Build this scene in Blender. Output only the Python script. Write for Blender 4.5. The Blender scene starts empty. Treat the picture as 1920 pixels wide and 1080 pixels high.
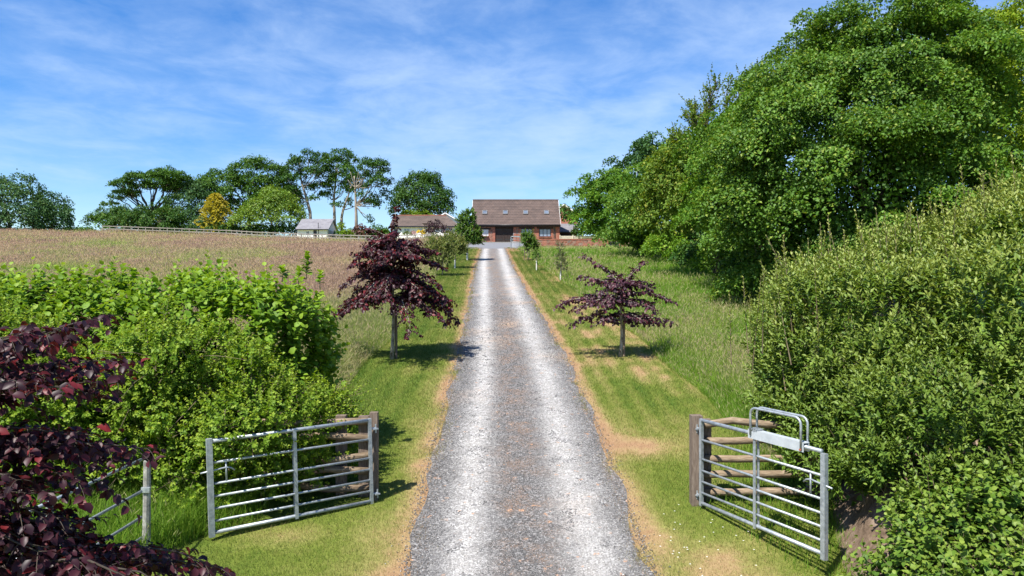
import bpy, math
import numpy as np

RNG = np.random.default_rng(7)
CAMZ = 4.1
F = 1350.0
scene = bpy.context.scene
COL = scene.collection
R = math.radians

# ------------------------------------------------------------------ terrain
def prof(Y):
    Y = np.asarray(Y, float)
    return np.interp(Y, [-60, 0, 80, 118, 135, 160, 400, 900], [-3.5, 0.0, 8.8, 12.55, 13.5, 13.7, 4.0, -40])

def G(X, Y):
    X = np.asarray(X, float); Y = np.asarray(Y, float)
    k = np.clip((np.abs(X) - 8) / 14, 0, 1)
    q = k * np.clip(1 - (Y - 45) / 45, 0, 1) * (0.16 * np.sin(X * .21 + 1.3) * np.cos(Y * .11) + 0.10 * np.sin(X * .47 + Y * .23))
    q = q + np.clip((-X - 20) / 60, 0, 1) * 0.9 * np.clip((Y - 30) / 80, 0, 1)
    q = q - .42 * np.clip((-X - 8) / 8, 0, 1) * np.clip((X + 64) / 25, 0, 1) * np.clip((Y - 60) / 35, 0, 1)
    return prof(Y) + q

def W(px, py, Z):
    return np.array([(px - 960) / F * Z, Z, CAMZ + (540 - py) / F * Z])

def cx(Y):   # drive centre line
    return np.interp(Y, [-10, 8, 10, 19, 27, 51, 75, 90], [0.2, .2, .15, .03, -.27, -1.25, -1.95, -2.3])

def hw(Y):   # half width of drive
    return np.interp(Y, [-10, 8, 10, 13, 19, 27, 51, 75, 90], [1.38, 1.38, 1.42, 1.48, 1.5, 1.46, 1.4, 1.25, 1.25])

def _hash(i, j, s):
    n = (i.astype(np.int64) * 374761393 + j.astype(np.int64) * 668265263 + s * 144665) & 0x7fffffff
    n = ((n ^ (n >> 13)) * 1274126177) & 0x7fffffff
    return ((n ^ (n >> 16)) & 0xffff) / 65535.0

def vnoise(x, y, s=0):
    x = np.asarray(x, float); y = np.asarray(y, float)
    i = np.floor(x); j = np.floor(y); u = x - i; v = y - j
    u = u * u * (3 - 2 * u); v = v * v * (3 - 2 * v)
    a = _hash(i, j, s); b = _hash(i + 1, j, s); c = _hash(i, j + 1, s); d = _hash(i + 1, j + 1, s)
    return (a * (1 - u) + b * u) * (1 - v) + (c * (1 - u) + d * u) * v

def fbm(x, y, s=0, o=4):
    t = 0; a = .5; n = 0
    for k in range(o):
        t = t + a * vnoise(x * 2 ** k, y * 2 ** k, s + k * 17); n += a; a *= .55
    return t / n

# ------------------------------------------------------------------ objects
ORG = {}

def thing(name, label, cat, loc=(0, 0, 0), group=None):
    o = bpy.data.objects.new(name, None); COL.objects.link(o)
    o.location = tuple(float(a) for a in loc); o['label'] = label; o['category'] = cat
    if group: o['group'] = group
    o.empty_display_size = .2
    ORG[o.name] = np.array(loc, float)
    return o

def org(parent):
    return ORG.get(parent.name, np.zeros(3)) if parent is not None else np.zeros(3)

def link(name, me, parent=None):
    o = bpy.data.objects.new(name, me); COL.objects.link(o)
    if parent is not None:
        o.parent = parent; ORG[o.name] = org(parent)
    return o

def org(parent):
    return ORG.get(parent.name, np.zeros(3)) if parent is not None else np.zeros(3)

def raw_mesh(name, V, loops, starts, totals, attrs=None, mat=None, smooth=False):
    me = bpy.data.meshes.new(name)
    me.vertices.add(len(V)); me.vertices.foreach_set('co', np.ascontiguousarray(V, np.float32).ravel())
    me.loops.add(len(loops)); me.loops.foreach_set('vertex_index', np.ascontiguousarray(loops, np.int32))
    me.polygons.add(len(starts)); me.polygons.foreach_set('loop_start', np.ascontiguousarray(starts, np.int32))
    if attrs:
        for k, a in attrs.items():
            at = me.attributes.new(k, 'FLOAT', 'POINT'); at.data.foreach_set('value', np.ascontiguousarray(a, np.float32))
    me.update(calc_edges=True)
    if smooth: me.polygons.foreach_set('use_smooth', np.ones(len(starts), bool))
    if mat: me.materials.append(mat)
    return me

class MB:
    def __init__(s): s.v = []; s.f = []; s.n = 0
    def add(s, V, Fc):
        s.v.append(np.asarray(V, float)); s.f += [tuple(i + s.n for i in f) for f in Fc]; s.n += len(V); return s
    def box(s, x0, x1, y0, y1, z0, z1):
        V = [(x, y, z) for x in (x0, x1) for y in (y0, y1) for z in (z0, z1)]
        return s.add(V, [(0, 1, 3, 2), (4, 6, 7, 5), (0, 4, 5, 1), (2, 3, 7, 6), (0, 2, 6, 4), (1, 5, 7, 3)])
    def bar(s, a, b, w, h, up=(0, 0, 1)):
        a = np.array(a, float); b = np.array(b, float); d = b - a; d /= np.linalg.norm(d)
        u = np.array(up, float); sd = np.cross(d, u); sd /= np.linalg.norm(sd); u = np.cross(sd, d)
        V = [p + sd * i * w / 2 + u * j * h / 2 for p in (a, b) for i, j in ((-1, -1), (1, -1), (1, 1), (-1, 1))]
        return s.add(V, [(3, 2, 1, 0), (4, 5, 6, 7), (0, 1, 5, 4), (1, 2, 6, 5), (2, 3, 7, 6), (3, 0, 4, 7)])
    def tube(s, P, r, n=8, cap=True):
        P = np.asarray(P, float); r = np.broadcast_to(np.asarray(r, float), (len(P),))
        T = np.gradient(P, axis=0); T /= np.linalg.norm(T, axis=1)[:, None] + 1e-9
        ref = np.array([0.0, 0, 1]) if abs(T[0][2]) < .9 else np.array([1.0, 0, 0])
        V = []; a = np.arange(n) / n * 2 * math.pi
        u = np.cross(T[0], ref); u /= np.linalg.norm(u)
        for i in range(len(P)):
            u = u - T[i] * np.dot(u, T[i]); u /= np.linalg.norm(u) + 1e-9
            w = np.cross(T[i], u)
            V.append(P[i] + r[i] * (np.cos(a)[:, None] * u + np.sin(a)[:, None] * w))
        V = np.concatenate(V); Fc = []
        for i in range(len(P) - 1):
            for k in range(n):
                k2 = (k + 1) % n
                Fc.append((i * n + k, i * n + k2, (i + 1) * n + k2, (i + 1) * n + k))
        if cap:
            Fc.append(tuple(range(n))[::-1]); Fc.append(tuple((len(P) - 1) * n + k for k in range(n)))
        return s.add(V, Fc)
    def poly(s, pts): return s.add(pts, [tuple(range(len(pts)))])
    def prism(s, prof2, axis, a0, a1):
        n = len(prof2); V = []
        for a in (a0, a1):
            for p, q in prof2: V.append({'x': (a, p, q), 'y': (p, a, q), 'z': (p, q, a)}[axis])
        Fc = [tuple(range(n))[::-1], tuple(range(n, 2 * n))]
        for i in range(n): j = (i + 1) % n; Fc.append((i, j, n + j, n + i))
        return s.add(V, Fc)
    def build(s, name, mat, parent=None, smooth=False):
        V = np.concatenate(s.v) - org(parent)
        me = bpy.data.meshes.new(name); me.from_pydata(V.tolist(), [], s.f)
        me.materials.append(mat)
        if smooth: me.polygons.foreach_set('use_smooth', np.ones(len(me.polygons), bool))
        me.update()
        import bmesh
        if len(s.f) < 20000:
            bm = bmesh.new(); bm.from_mesh(me); bmesh.ops.recalc_face_normals(bm, faces=bm.faces); bm.to_mesh(me); bm.free()
        return link(name, me, parent)

def unit(a): return a / (np.linalg.norm(a, axis=-1, keepdims=True) + 1e-9)

# ------------------------------------------------------------------ leaves
class Leaves:
    def __init__(s): s.P = []; s.D = []; s.N = []; s.L = []; s.Wd = []; s.v = []; s.t = []
    def add(s, P, D, N, L, Wd, v, t=0.0):
        n = len(P)
        s.P.append(P); s.D.append(unit(D)); s.N.append(N)
        for lst, a in ((s.L, L), (s.Wd, Wd), (s.v, v), (s.t, t)): lst.append(np.broadcast_to(np.asarray(a, float), (n,)))
    def count(s): return sum(len(p) for p in s.P)
    def build(s, name, mat, parent, shape='kite', fold=.22):
        P = np.concatenate(s.P) - org(parent); D = np.concatenate(s.D); N = np.concatenate(s.N)
        L = np.concatenate(s.L)[:, None]; Wd = np.concatenate(s.Wd)[:, None]; v = np.concatenate(s.v); t = np.concatenate(s.t)
        S = unit(np.cross(D, N)); N = unit(np.cross(S, D)); n = len(P)
        if shape == 'kite':
            V = np.stack([P, P + D * L * .45 - S * Wd * .5 + N * Wd * fold, P + D * L - N * L * .08, P + D * L * .45 + S * Wd * .5 + N * Wd * fold], 1)
            tri = np.array([0, 2, 1, 0, 3, 2]); k = 4
        else:
            V = np.stack([P, P + D * L * .25 - S * Wd * .42 + N * Wd * fold, P + D * L * .65 - S * Wd * .45 + N * (Wd * fold - L * .06),
                          P + D * L - N * L * .18, P + D * L * .65 + S * Wd * .45 + N * (Wd * fold - L * .06), P + D * L * .25 + S * Wd * .42 + N * Wd * fold,
                          P + D * L * .5 - N * L * .0], 1)
            tri = np.array([0, 6, 1, 1, 6, 2, 2, 6, 3, 3, 6, 4, 4, 6, 5, 5, 6, 0]); k = 7
        loops = (np.arange(n)[:, None] * k + tri[None]).ravel()
        nt = n * (len(tri) // 3)
        me = raw_mesh(name, V.reshape(-1, 3), loops, np.arange(nt) * 3, None, {'v': np.repeat(v, k), 't': np.repeat(t, k)}, mat)
        return link(name, me, parent)

def rand_dir(rng, n, zmin=-1.0):
    z = rng.uniform(zmin, 1, n); a = rng.uniform(0, 2 * math.pi, n); r = np.sqrt(np.maximum(0, 1 - z * z))
    return np.stack([r * np.cos(a), r * np.sin(a), z], 1)

def lobe_surface(rng, lobes, n, zmin=-.6, depth=.82):
    """points spread over the outside of a union of ellipsoids, with outward normals"""
    c = np.array([l[0] for l in lobes]); r = np.array([l[1] for l in lobes])
    area = r[:, 0] * r[:, 2] + r[:, 1] * r[:, 2] + r[:, 0] * r[:, 1]
    PP = []; NN = []; II = []; got = 0
    while got < n:
        m = (n - got) * 2 + 50
        i = rng.choice(len(lobes), m, p=area / area.sum())
        d = rand_dir(rng, m, zmin)
        p = c[i] + d * r[i]
        keep = np.ones(m, bool)
        for j in range(len(lobes)):
            q = np.linalg.norm((p - c[j]) / r[j], axis=1)
            keep &= ~((q < depth) & (i != j))
        p = p[keep]; nn = unit(d[keep] / r[i[keep]]); PP.append(p); NN.append(nn); II.append(i[keep]); got += len(p)
    return np.concatenate(PP)[:n], np.concatenate(NN)[:n], np.concatenate(II)[:n]

def plates(rng, lv, lobes, pr, dens, leaf, cover=1.5, droop=.45, thick=.28, zmin=-.45, jitter=.18, flat=.75, tipc=.0, upb=.7):
    """crown of leafy shelves over the lobes; returns the shelf centres"""
    r = np.array([l[1] for l in lobes]); area = (4 * math.pi * ((r[:, 0] * r[:, 2]) ** 1.6 / 3 + (r[:, 1] * r[:, 2]) ** 1.6 / 3 + (r[:, 0] * r[:, 1]) ** 1.6 / 3) ** (1 / 1.6)).sum()
    n = max(6, int(area * .75 / (math.pi * pr * pr) * cover))
    C, NN, _ = lobe_surface(rng, lobes, n, zmin)
    C = C + NN * rng.normal(-.05, jitter, (n, 1)) * pr * 1.6
    prs = pr * rng.uniform(.55, 1.35, n)
    m = np.maximum(8, (dens * math.pi * prs ** 2 / (leaf * leaf * .6)).astype(int))
    idx = np.repeat(np.arange(n), m); k = len(idx)
    out = unit(NN * np.array([1, 1, 0]) + 1e-4); sd = np.stack([-out[:, 1], out[:, 0], np.zeros(n)], 1)
    a = rng.uniform(0, 2 * math.pi, k); q = np.sqrt(rng.uniform(0, 1, k)) * (1 + .25 * np.sin(a * 3 + idx)) ; x = q * np.cos(a); y = q * np.sin(a)
    h = rng.normal(0, thick, k) + .35 * (1 - q * q)
    P = C[idx] + out[idx] * (x * prs[idx] * flat)[:, None] + sd[idx] * (y * prs[idx])[:, None]
    P[:, 2] += prs[idx] * (h - droop * x * np.clip(1 - NN[idx, 2], .2, 1))
    up = np.array([0, 0, 1.0])
    N = unit(NN[idx] * .55 + up * upb + rng.normal(0, .36, (k, 3)))
    D = unit(out[idx] * .5 + rng.normal(0, .8, (k, 3)) + np.array([0, 0, -.35]))
    pv = rng.uniform(0, 1, n)
    v = np.clip(.55 * rng.uniform(0, 1, k) + .45 * pv[idx], 0, 1)
    L = leaf * rng.uniform(.65, 1.3, k)
    lv.add(P, D, N, L, L * .72, v, (rng.uniform(0, 1, k) < tipc).astype(float))
    return C, NN

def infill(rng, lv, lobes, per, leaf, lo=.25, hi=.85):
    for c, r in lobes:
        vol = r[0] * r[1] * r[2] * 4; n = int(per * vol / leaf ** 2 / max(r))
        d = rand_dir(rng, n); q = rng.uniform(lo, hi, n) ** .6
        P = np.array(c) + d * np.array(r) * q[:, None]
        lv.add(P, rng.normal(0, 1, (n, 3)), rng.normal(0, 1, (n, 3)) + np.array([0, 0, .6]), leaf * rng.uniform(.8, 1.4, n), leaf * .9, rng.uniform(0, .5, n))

def shoots(rng, lv, tw, P, D, ln, nl, leaf, wr, ang=.8, vv=None, curve=.15, tip0=.55, tipw=1.0, twig_r=.004, ntw=0.25, spread=1.0, upn=.6):
    """leafy shoots: leaves set round each twig"""
    n = len(P); D = unit(D)
    ln = np.broadcast_to(ln, (n,)); idx = np.repeat(np.arange(n), nl); k = len(idx)
    s = (np.tile(np.arange(nl), n) + rng.uniform(0, .9, k)) / nl
    a = np.tile(np.arange(nl) * 2.4, n) + np.repeat(rng.uniform(0, 6.28, n), nl) + rng.normal(0, .4, k)
    u = unit(np.cross(D, rng.normal(0, 1, (n, 3)))); w = np.cross(D, u)
    bend = np.stack([np.zeros(k), np.zeros(k), s * s * curve], 1) * ln[idx][:, None]
    pos = P[idx] + D[idx] * (ln[idx] * s)[:, None] + bend
    rad = u[idx] * np.cos(a)[:, None] + w[idx] * np.sin(a)[:, None]
    th = ang * (1.15 - .55 * s) * rng.uniform(.7, 1.3, k)
    dl = D[idx] * np.cos(th)[:, None] + rad * np.sin(th)[:, None] * spread
    N = unit(D[idx] * np.sin(th)[:, None] - rad * np.cos(th)[:, None] + np.array([0, 0, upn]) + rng.normal(0, .25, (k, 3)))
    L = leaf * rng.uniform(.7, 1.25, k) * (1 - .45 * s ** 3)
    sv = rng.uniform(0, 1, n) if vv is None else vv
    v = np.clip(.5 * rng.uniform(0, 1, k) + .5 * sv[idx], 0, 1)
    t = np.clip((s - tip0) / (1 - tip0), 0, 1) * np.broadcast_to(tipw, (n,))[idx] * (.5 + .5 * sv[idx])
    lv.add(pos, dl, N, L, L * wr, v, t)
    if tw is not None:
        for i in np.nonzero(rng.uniform(0, 1, n) < ntw)[0]:
            q = np.linspace(-.5, 1, 4)
            pts = P[i] + D[i] * (ln[i] * q)[:, None]; pts[:, 2] += np.maximum(q, 0) ** 2 * curve * ln[i]
            tw.tube(pts, np.array([1.6, 1.2, .9, .5]) * twig_r, 3, cap=False)

# ------------------------------------------------------------------ materials
def newmat(name):
    m = bpy.data.materials.new(name); m.use_nodes = True; nt = m.node_tree; nt.nodes.clear()
    out = nt.nodes.new('ShaderNodeOutputMaterial'); return m, nt, out

def nd(nt, typ, ins=None, **kw):
    n = nt.nodes.new(typ)
    for k, v in kw.items(): setattr(n, k, v)
    for k, v in (ins or {}).items():
        if isinstance(v, bpy.types.NodeSocket): nt.links.new(v, n.inputs[k])
        else: n.inputs[k].default_value = v
    return n

def c4(c): return (c[0], c[1], c[2], 1)

def ramp(nt, fac, stops):
    n = nt.nodes.new('ShaderNodeValToRGB'); nt.links.new(fac, n.inputs[0]); e = n.color_ramp.elements
    while len(e) < len(stops): e.new(.5)
    for i, (p, c) in enumerate(stops):
        e[i].position = p; e[i].color = c4(c) if not isinstance(c, (int, float)) else (c, c, c, 1)
    return n.outputs[0]

def mixc(nt, f, a, b, mode='MIX'):
    n = nt.nodes.new('ShaderNodeMix'); n.data_type = 'RGBA'; n.blend_type = mode
    for k, v in ((0, f), (6, a), (7, b)):
        if isinstance(v, bpy.types.NodeSocket): nt.links.new(v, n.inputs[k])
        else: n.inputs[k].default_value = c4(v) if not isinstance(v, (int, float)) else v
    return n.outputs[2]

def mth(nt, op, a, b=0.0, c=None, clamp=False):
    n = nt.nodes.new('ShaderNodeMath'); n.operation = op; n.use_clamp = clamp
    for k, v in ((0, a), (1, b)) + (((2, c),) if c is not None else ()):
        if isinstance(v, bpy.types.NodeSocket): nt.links.new(v, n.inputs[k])
        else: n.inputs[k].default_value = v
    return n.outputs[0]

def att(nt, name): return nd(nt, 'ShaderNodeAttribute', attribute_name=name).outputs['Fac']

def coords(nt, kind='Object'): return nd(nt, 'ShaderNodeTexCoord').outputs[kind]

def noise(nt, scale, detail=4, rough=.6, vec=None, dist=0.0):
    n = nd(nt, 'ShaderNodeTexNoise', {'Scale': scale, 'Detail': detail, 'Roughness': rough, 'Distortion': dist})
    nt.links.new(vec if vec is not None else coords(nt), n.inputs['Vector']); return n.outputs['Fac']

def principled(nt, out, base, rough=.7, spec=.3, metal=0.0, bump=None, bs=.3, bd=.02):
    p = nd(nt, 'ShaderNodeBsdfPrincipled')
    for k, v in (('Base Color', base), ('Roughness', rough), ('Specular IOR Level', spec), ('Metallic', metal)):
        if isinstance(v, bpy.types.NodeSocket): nt.links.new(v, p.inputs[k])
        else: p.inputs[k].default_value = c4(v) if isinstance(v, tuple) else v
    if bump is not None:
        b = nd(nt, 'ShaderNodeBump', {'Height': bump, 'Strength': bs, 'Distance': bd}); nt.links.new(b.outputs[0], p.inputs['Normal'])
    nt.links.new(p.outputs[0], out.inputs[0]); return p

def leafmat(name, dark, light, tip=None, trans=.3, rough=.5, spec=.35):
    m, nt, out = newmat(name)
    col = ramp(nt, att(nt, 'v'), [(0, dark), (1, light)])
    if tip is not None: col = mixc(nt, att(nt, 't'), col, tip)
    p = principled(nt, out, col, rough, spec)
    tc = mixc(nt, 1.0, col, (1.25, 1.15, .55), 'MULTIPLY')
    tr = nd(nt, 'ShaderNodeBsdfTranslucent', {'Color': tc})
    mx = nd(nt, 'ShaderNodeMixShader', {0: trans}); nt.links.new(p.outputs[0], mx.inputs[1]); nt.links.new(tr.outputs[0], mx.inputs[2])
    nt.links.new(mx.outputs[0], out.inputs[0]); return m

def noisemat(name, stops, scale=4, detail=6, rough=.8, spec=.2, bs=.3, bd=.02, stretch=None, metal=0.0, dist=0.0):
    m, nt, out = newmat(name)
    vec = coords(nt)
    if stretch: vec = nd(nt, 'ShaderNodeMapping', {'Vector': vec, 'Scale': stretch}).outputs[0]
    f = noise(nt, scale, detail, .65, vec, dist)
    principled(nt, out, ramp(nt, f, stops), rough, spec, metal, f, bs, bd); return m

M = {}
M['bark'] = noisemat('bark', [(.3, (.06, .05, .038)), (.55, (.16, .14, .11)), (.75, (.27, .25, .2))], 9, 8, .9, .1, .6, .03, (1, 1, .3))
M['pale_bark'] = noisemat('pale_bark', [(.3, (.13, .11, .085)), (.55, (.27, .235, .19)), (.75, (.42, .38, .32))], 1.6, 8, .9, .1, .5, .05, (1, 1, .35))
M['dark_bark'] = noisemat('dark_bark', [(.3, (.03, .024, .02)), (.7, (.09, .075, .06))], 8, 6, .9, .1, .5, .02, (1, 1, .3))
M['birch_bark'] = noisemat('birch_bark', [(.35, (.09, .07, .05)), (.5, (.3, .26, .2)), (.7, (.46, .43, .38))], 14, 8, .9, .1, .5, .02, (1, 1, .6))
M['twig'] = noisemat('twig', [(.3, (.09, .07, .045)), (.7, (.2, .16, .1))], 20, 3, .9, .1)
M['timber'] = noisemat('timber', [(.25, (.075, .05, .035)), (.5, (.2, .15, .1)), (.75, (.36, .29, .21))], 5, 8, .85, .15, .5, .01, (1.2, 9, 9), dist=.6)
M['post_timber'] = noisemat('post_timber', [(.25, (.06, .043, .034)), (.5, (.15, .115, .09)), (.75, (.25, .205, .165))], 5, 8, .85, .15, .5, .01, (9, 9, 1.2), dist=.6)
M['grey_timber'] = noisemat('grey_timber', [(.3, (.13, .118, .102)), (.7, (.31, .285, .25))], 6, 6, .85, .15, .4, .01)
M['galv'] = noisemat('galvanised', [(.3, (.22, .25, .27)), (.5, (.34, .375, .4)), (.7, (.45, .49, .515))], 22, 5, .5, .45, .08, .003, metal=.55)
M['galv_white'] = noisemat('zinc_box', [(.3, (.4, .44, .47)), (.7, (.52, .56, .59))], 10, 5, .4, .5, .05, .003, metal=.25)
M['rust'] = noisemat('rust', [(.3, (.2, .07, .03)), (.7, (.4, .12, .06))], 30, 4, .8, .2)
M['lichen_post'] = noisemat('lichen_post', [(.35, (.15, .145, .13)), (.55, (.27, .265, .24)), (.7, (.46, .45, .4))], 12, 7, .9, .1, .5, .01)
M['white'] = noisemat('white_render', [(.3, (.72, .71, .68)), (.7, (.82, .81, .79))], 3, 5, .8, .2)
M['white_paint'] = noisemat('white_paint', [(.3, (.74, .74, .73)), (.7, (.83, .83, .82))], 3, 3, .5, .4)
M['grey_clad'] = noisemat('grey_cladding', [(.3, (.3, .31, .32)), (.7, (.4, .41, .42))], 3, 3, .7, .2)
M['black'] = noisemat('black_plastic', [(.3, (.012, .012, .014)), (.7, (.025, .025, .028))], 3, 3, .4, .4)
M['dark_wood'] = noisemat('dark_stained_wood', [(.3, (.018, .012, .011)), (.55, (.04, .026, .022)), (.75, (.075, .05, .042))], 4, 6, .7, .25, .4, .01, (6, 6, .6))
M['slate'] = noisemat('slate_roof', [(.3, (.15, .145, .16)), (.7, (.24, .235, .25))], 1.4, 8, .75, .3, .4, .03)
M['iron'] = noisemat('iron', [(.3, (.02, .022, .022)), (.7, (.05, .052, .05))], 10, 3, .5, .4)
M['guard'] = noisemat('tree_guard', [(.3, (.5, .47, .42)), (.7, (.72, .7, .66))], 12, 3, .6, .3)
M['picket'] = noisemat('pale_picket', [(.3, (.45, .39, .31)), (.7, (.62, .56, .46))], 8, 4, .8, .2)

def tile_mat(name, a, b, c):
    m, nt, out = newmat(name)
    mp = nd(nt, 'ShaderNodeMapping', {'Vector': coords(nt), 'Scale': (1, 1, 1)}).outputs[0]
    br = nd(nt, 'ShaderNodeTexBrick', {'Vector': mp, 'Color1': c4(a), 'Color2': c4(b), 'Mortar': c4(c), 'Scale': 1.0, 'Mortar Size': .012, 'Brick Width': .33, 'Row Height': .3})
    n = noise(nt, .8, 8, .7)
    col = mixc(nt, .75, br.outputs[0], ramp(nt, n, [(.3, (.55, .55, .55)), (.7, (1.2, 1.15, 1.1))]), 'MULTIPLY')
    principled(nt, out, col, .85, .2, bump=noise(nt, 14, 4), bs=.3); return m
M['tile'] = tile_mat('roof_tile', (.128, .094, .082), (.104, .079, .071), (.06, .048, .044))
M['tile_dark'] = tile_mat('roof_tile_weathered', (.13, .1, .085), (.11, .086, .075), (.065, .052, .047))

def brick_mat(name, stone=False):
    m, nt, out = newmat(name)
    co = coords(nt); s = nd(nt, 'ShaderNodeSeparateXYZ', {0: co})
    v = nd(nt, 'ShaderNodeCombineXYZ', {0: mth(nt, 'ADD', s.outputs[0], s.outputs[1]), 1: s.outputs[2]}).outputs[0]
    br = nd(nt, 'ShaderNodeTexBrick', {'Vector': v, 'Color1': c4((.33, .085, .045)), 'Color2': c4((.22, .055, .035)), 'Mortar': c4((.3, .22, .18)), 'Scale': 1.0, 'Mortar Size': .012, 'Brick Width': .24, 'Row Height': .08, 'Bias': -.1})
    col = br.outputs[0]
    if stone:
        vo = nd(nt, 'ShaderNodeTexVoronoi', {'Vector': v, 'Scale': 4.2, 'Randomness': 1.0})
        sp = nd(nt, 'ShaderNodeSeparateColor', {0: vo.outputs['Color']})
        st = ramp(nt, sp.outputs[0], [(0, (.1, .045, .035)), (.35, (.2, .075, .05)), (.6, (.24, .16, .12)), (.85, (.13, .11, .1)), (1, (.38, .3, .24))])
        dd = nd(nt, 'ShaderNodeTexVoronoi', {'Vector': v, 'Scale': 4.2}, feature='DISTANCE_TO_EDGE').outputs['Distance']
        st = mixc(nt, ramp(nt, dd, [(.02, 1.0), (.07, 0.0)]), st, (.27, .19, .15))
        col = mixc(nt, ramp(nt, noise(nt, 1.1, 3, .5), [(.42, 1.0), (.56, .25)]), col, st)
    n = noise(nt, 2.2, 7, .7)
    col = mixc(nt, .8, col, ramp(nt, n, [(.25, (.5, .5, .5)), (.75, (1.35, 1.25, 1.2))]), 'MULTIPLY')
    principled(nt, out, col, .9, .15, bump=noise(nt, 16, 4), bs=.5, bd=.03); return m
M['brick'] = brick_mat('red_brick'); M['stone_brick'] = brick_mat('rubble_and_brick', True)

def glass_mat(name, c=(.1, .13, .17), rough=.06):
    m, nt, out = newmat(name)
    f = noise(nt, .9, 2)
    principled(nt, out, ramp(nt, f, [(.3, tuple(x * .6 for x in c)), (.7, c)]), rough, .8); return m
M['glass'] = glass_mat('window_glass', (.26, .31, .4)); M['blind'] = glass_mat('window_blind_glass', (.5, .52, .56), .15)
M['roof_glass'] = glass_mat('rooflight_glass', (.12, .15, .2), .35)
M['lead'] = noisemat('lead_grey', [(.3, (.12, .125, .13)), (.7, (.17, .175, .18))], 3, 3, .6, .3)
M['glass_dark'] = glass_mat('dark_glass', (.05, .06, .075))

# leaves
M['beech'] = leafmat('copper_beech_leaf', (.016, .006, .010), (.066, .014, .022), (.17, .018, .022), .3, .46, .32)
M['beech_far'] = leafmat('copper_beech_leaf_dark', (.022, .009, .018), (.085, .024, .04), (.11, .024, .03), .25, .48, .35)
M['hazel'] = leafmat('hazel_leaf', (.06, .14, .01), (.17, .31, .022), (.28, .4, .035), .38, .55, .22)
M['hawthorn'] = leafmat('hawthorn_leaf', (.06, .135, .01), (.175, .29, .022), (.29, .37, .035), .34, .55, .2)
M['elae'] = leafmat('evergreen_leaf', (.048, .112, .014), (.155, .245, .03), (.36, .38, .1), .27, .5, .28)
M['bramble'] = leafmat('bramble_leaf', (.045, .105, .012), (.13, .225, .026), (.24, .31, .05), .3, .52, .25)
M['syc'] = leafmat('sycamore_leaf', (.038, .1, .012), (.128, .245, .026), (.2, .27, .04), .3, .52, .25)
M['oak'] = leafmat('oak_leaf', (.055, .11, .01), (.15, .24, .024), (.24, .27, .045), .3, .55, .2)
M['limegreen'] = leafmat('yellow_green_leaf', (.075, .15, .008), (.2, .31, .018), (.28, .34, .03), .35, .55, .2)
M['dark'] = leafmat('dark_green_leaf', (.018, .062, .01), (.06, .14, .017), (.12, .17, .025), .22, .55, .2)
M['bluegreen'] = leafmat('blue_green_leaf', (.02, .068, .024), (.07, .15, .04), (.11, .17, .045), .22, .55, .2)
M['mid'] = leafmat('mid_green_leaf', (.038, .11, .01), (.125, .25, .02), (.19, .27, .032), .31, .55, .2)
M['far_green'] = leafmat('far_beech_leaf', (.02, .07, .008), (.085, .185, .016), (.13, .2, .025), .25, .55, .2)
M['spring'] = leafmat('spring_green_leaf', (.07, .15, .014), (.19, .3, .03), (.25, .3, .05), .34)
M['gold'] = leafmat('golden_conifer_leaf', (.2, .19, .014), (.52, .45, .03), (.6, .48, .045), .3)
M['sapling'] = leafmat('sapling_leaf', (.03, .09, .014), (.1, .2, .028), (.2, .3, .04), .33)
M['olive'] = leafmat('olive_leaf', (.06, .1, .024), (.17, .22, .05), (.28, .27, .08), .33)
M['dull'] = leafmat('dull_sapling_leaf', (.045, .07, .028), (.12, .15, .06), (.2, .14, .09), .28)
M['purple'] = leafmat('purple_shrub_leaf', (.02, .012, .016), (.07, .035, .045), (.1, .04, .04), .2)
M['rusty'] = leafmat('rusty_shrub_leaf', (.05, .02, .014), (.13, .05, .035), (.15, .06, .03), .2)
M['yellow'] = leafmat('yellow_blossom', (.5, .38, .02), (.8, .62, .04), (.8, .62, .04), .2)
M['pink'] = leafmat('pink_blossom', (.35, .2, .2), (.62, .42, .42), (.6, .4, .4), .2)

# ------------------------------------------------------------------ grass materials
def grass_mat(name, stops, tipstops, trans=.3):
    m, nt, out = newmat(name)
    a = ramp(nt, att(nt, 'v'), stops); b = ramp(nt, att(nt, 'v'), tipstops)
    col = mixc(nt, att(nt, 't'), a, b)
    p = principled(nt, out, col, .6, .25)
    tr = nd(nt, 'ShaderNodeBsdfTranslucent', {'Color': col})
    mx = nd(nt, 'ShaderNodeMixShader', {0: trans}); nt.links.new(p.outputs[0], mx.inputs[1]); nt.links.new(tr.outputs[0], mx.inputs[2])
    nt.links.new(mx.outputs[0], out.inputs[0]); return m
# v: 0 green .. 1 dry/pink ; t: seed head
M['verge_blade'] = grass_mat('verge_blade', [(0, (.064, .122, .013)), (.35, (.15, .19, .03)), (.6, (.26, .25, .07)), (.8, (.36, .26, .12)), (1, (.34, .2, .11))],
                             [(0, (.16, .22, .035)), (1, (.4, .3, .16))], .4)
M['meadow_blade'] = grass_mat('meadow_blade', [(0, (.12, .25, .018)), (.4, (.24, .34, .042)), (.7, (.4, .4, .15)), (1, (.42, .33, .19))],
                              [(0, (.38, .42, .15)), (.5, (.5, .42, .24)), (1, (.46, .3, .25))], .5)
M['pink_blade'] = grass_mat('hay_blade', [(0, (.19, .27, .05)), (.4, (.34, .34, .12)), (1, (.42, .33, .21))],
                            [(0, (.44, .44, .19)), (.45, (.52, .4, .27)), (1, (.46, .325, .25))], .5)

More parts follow.
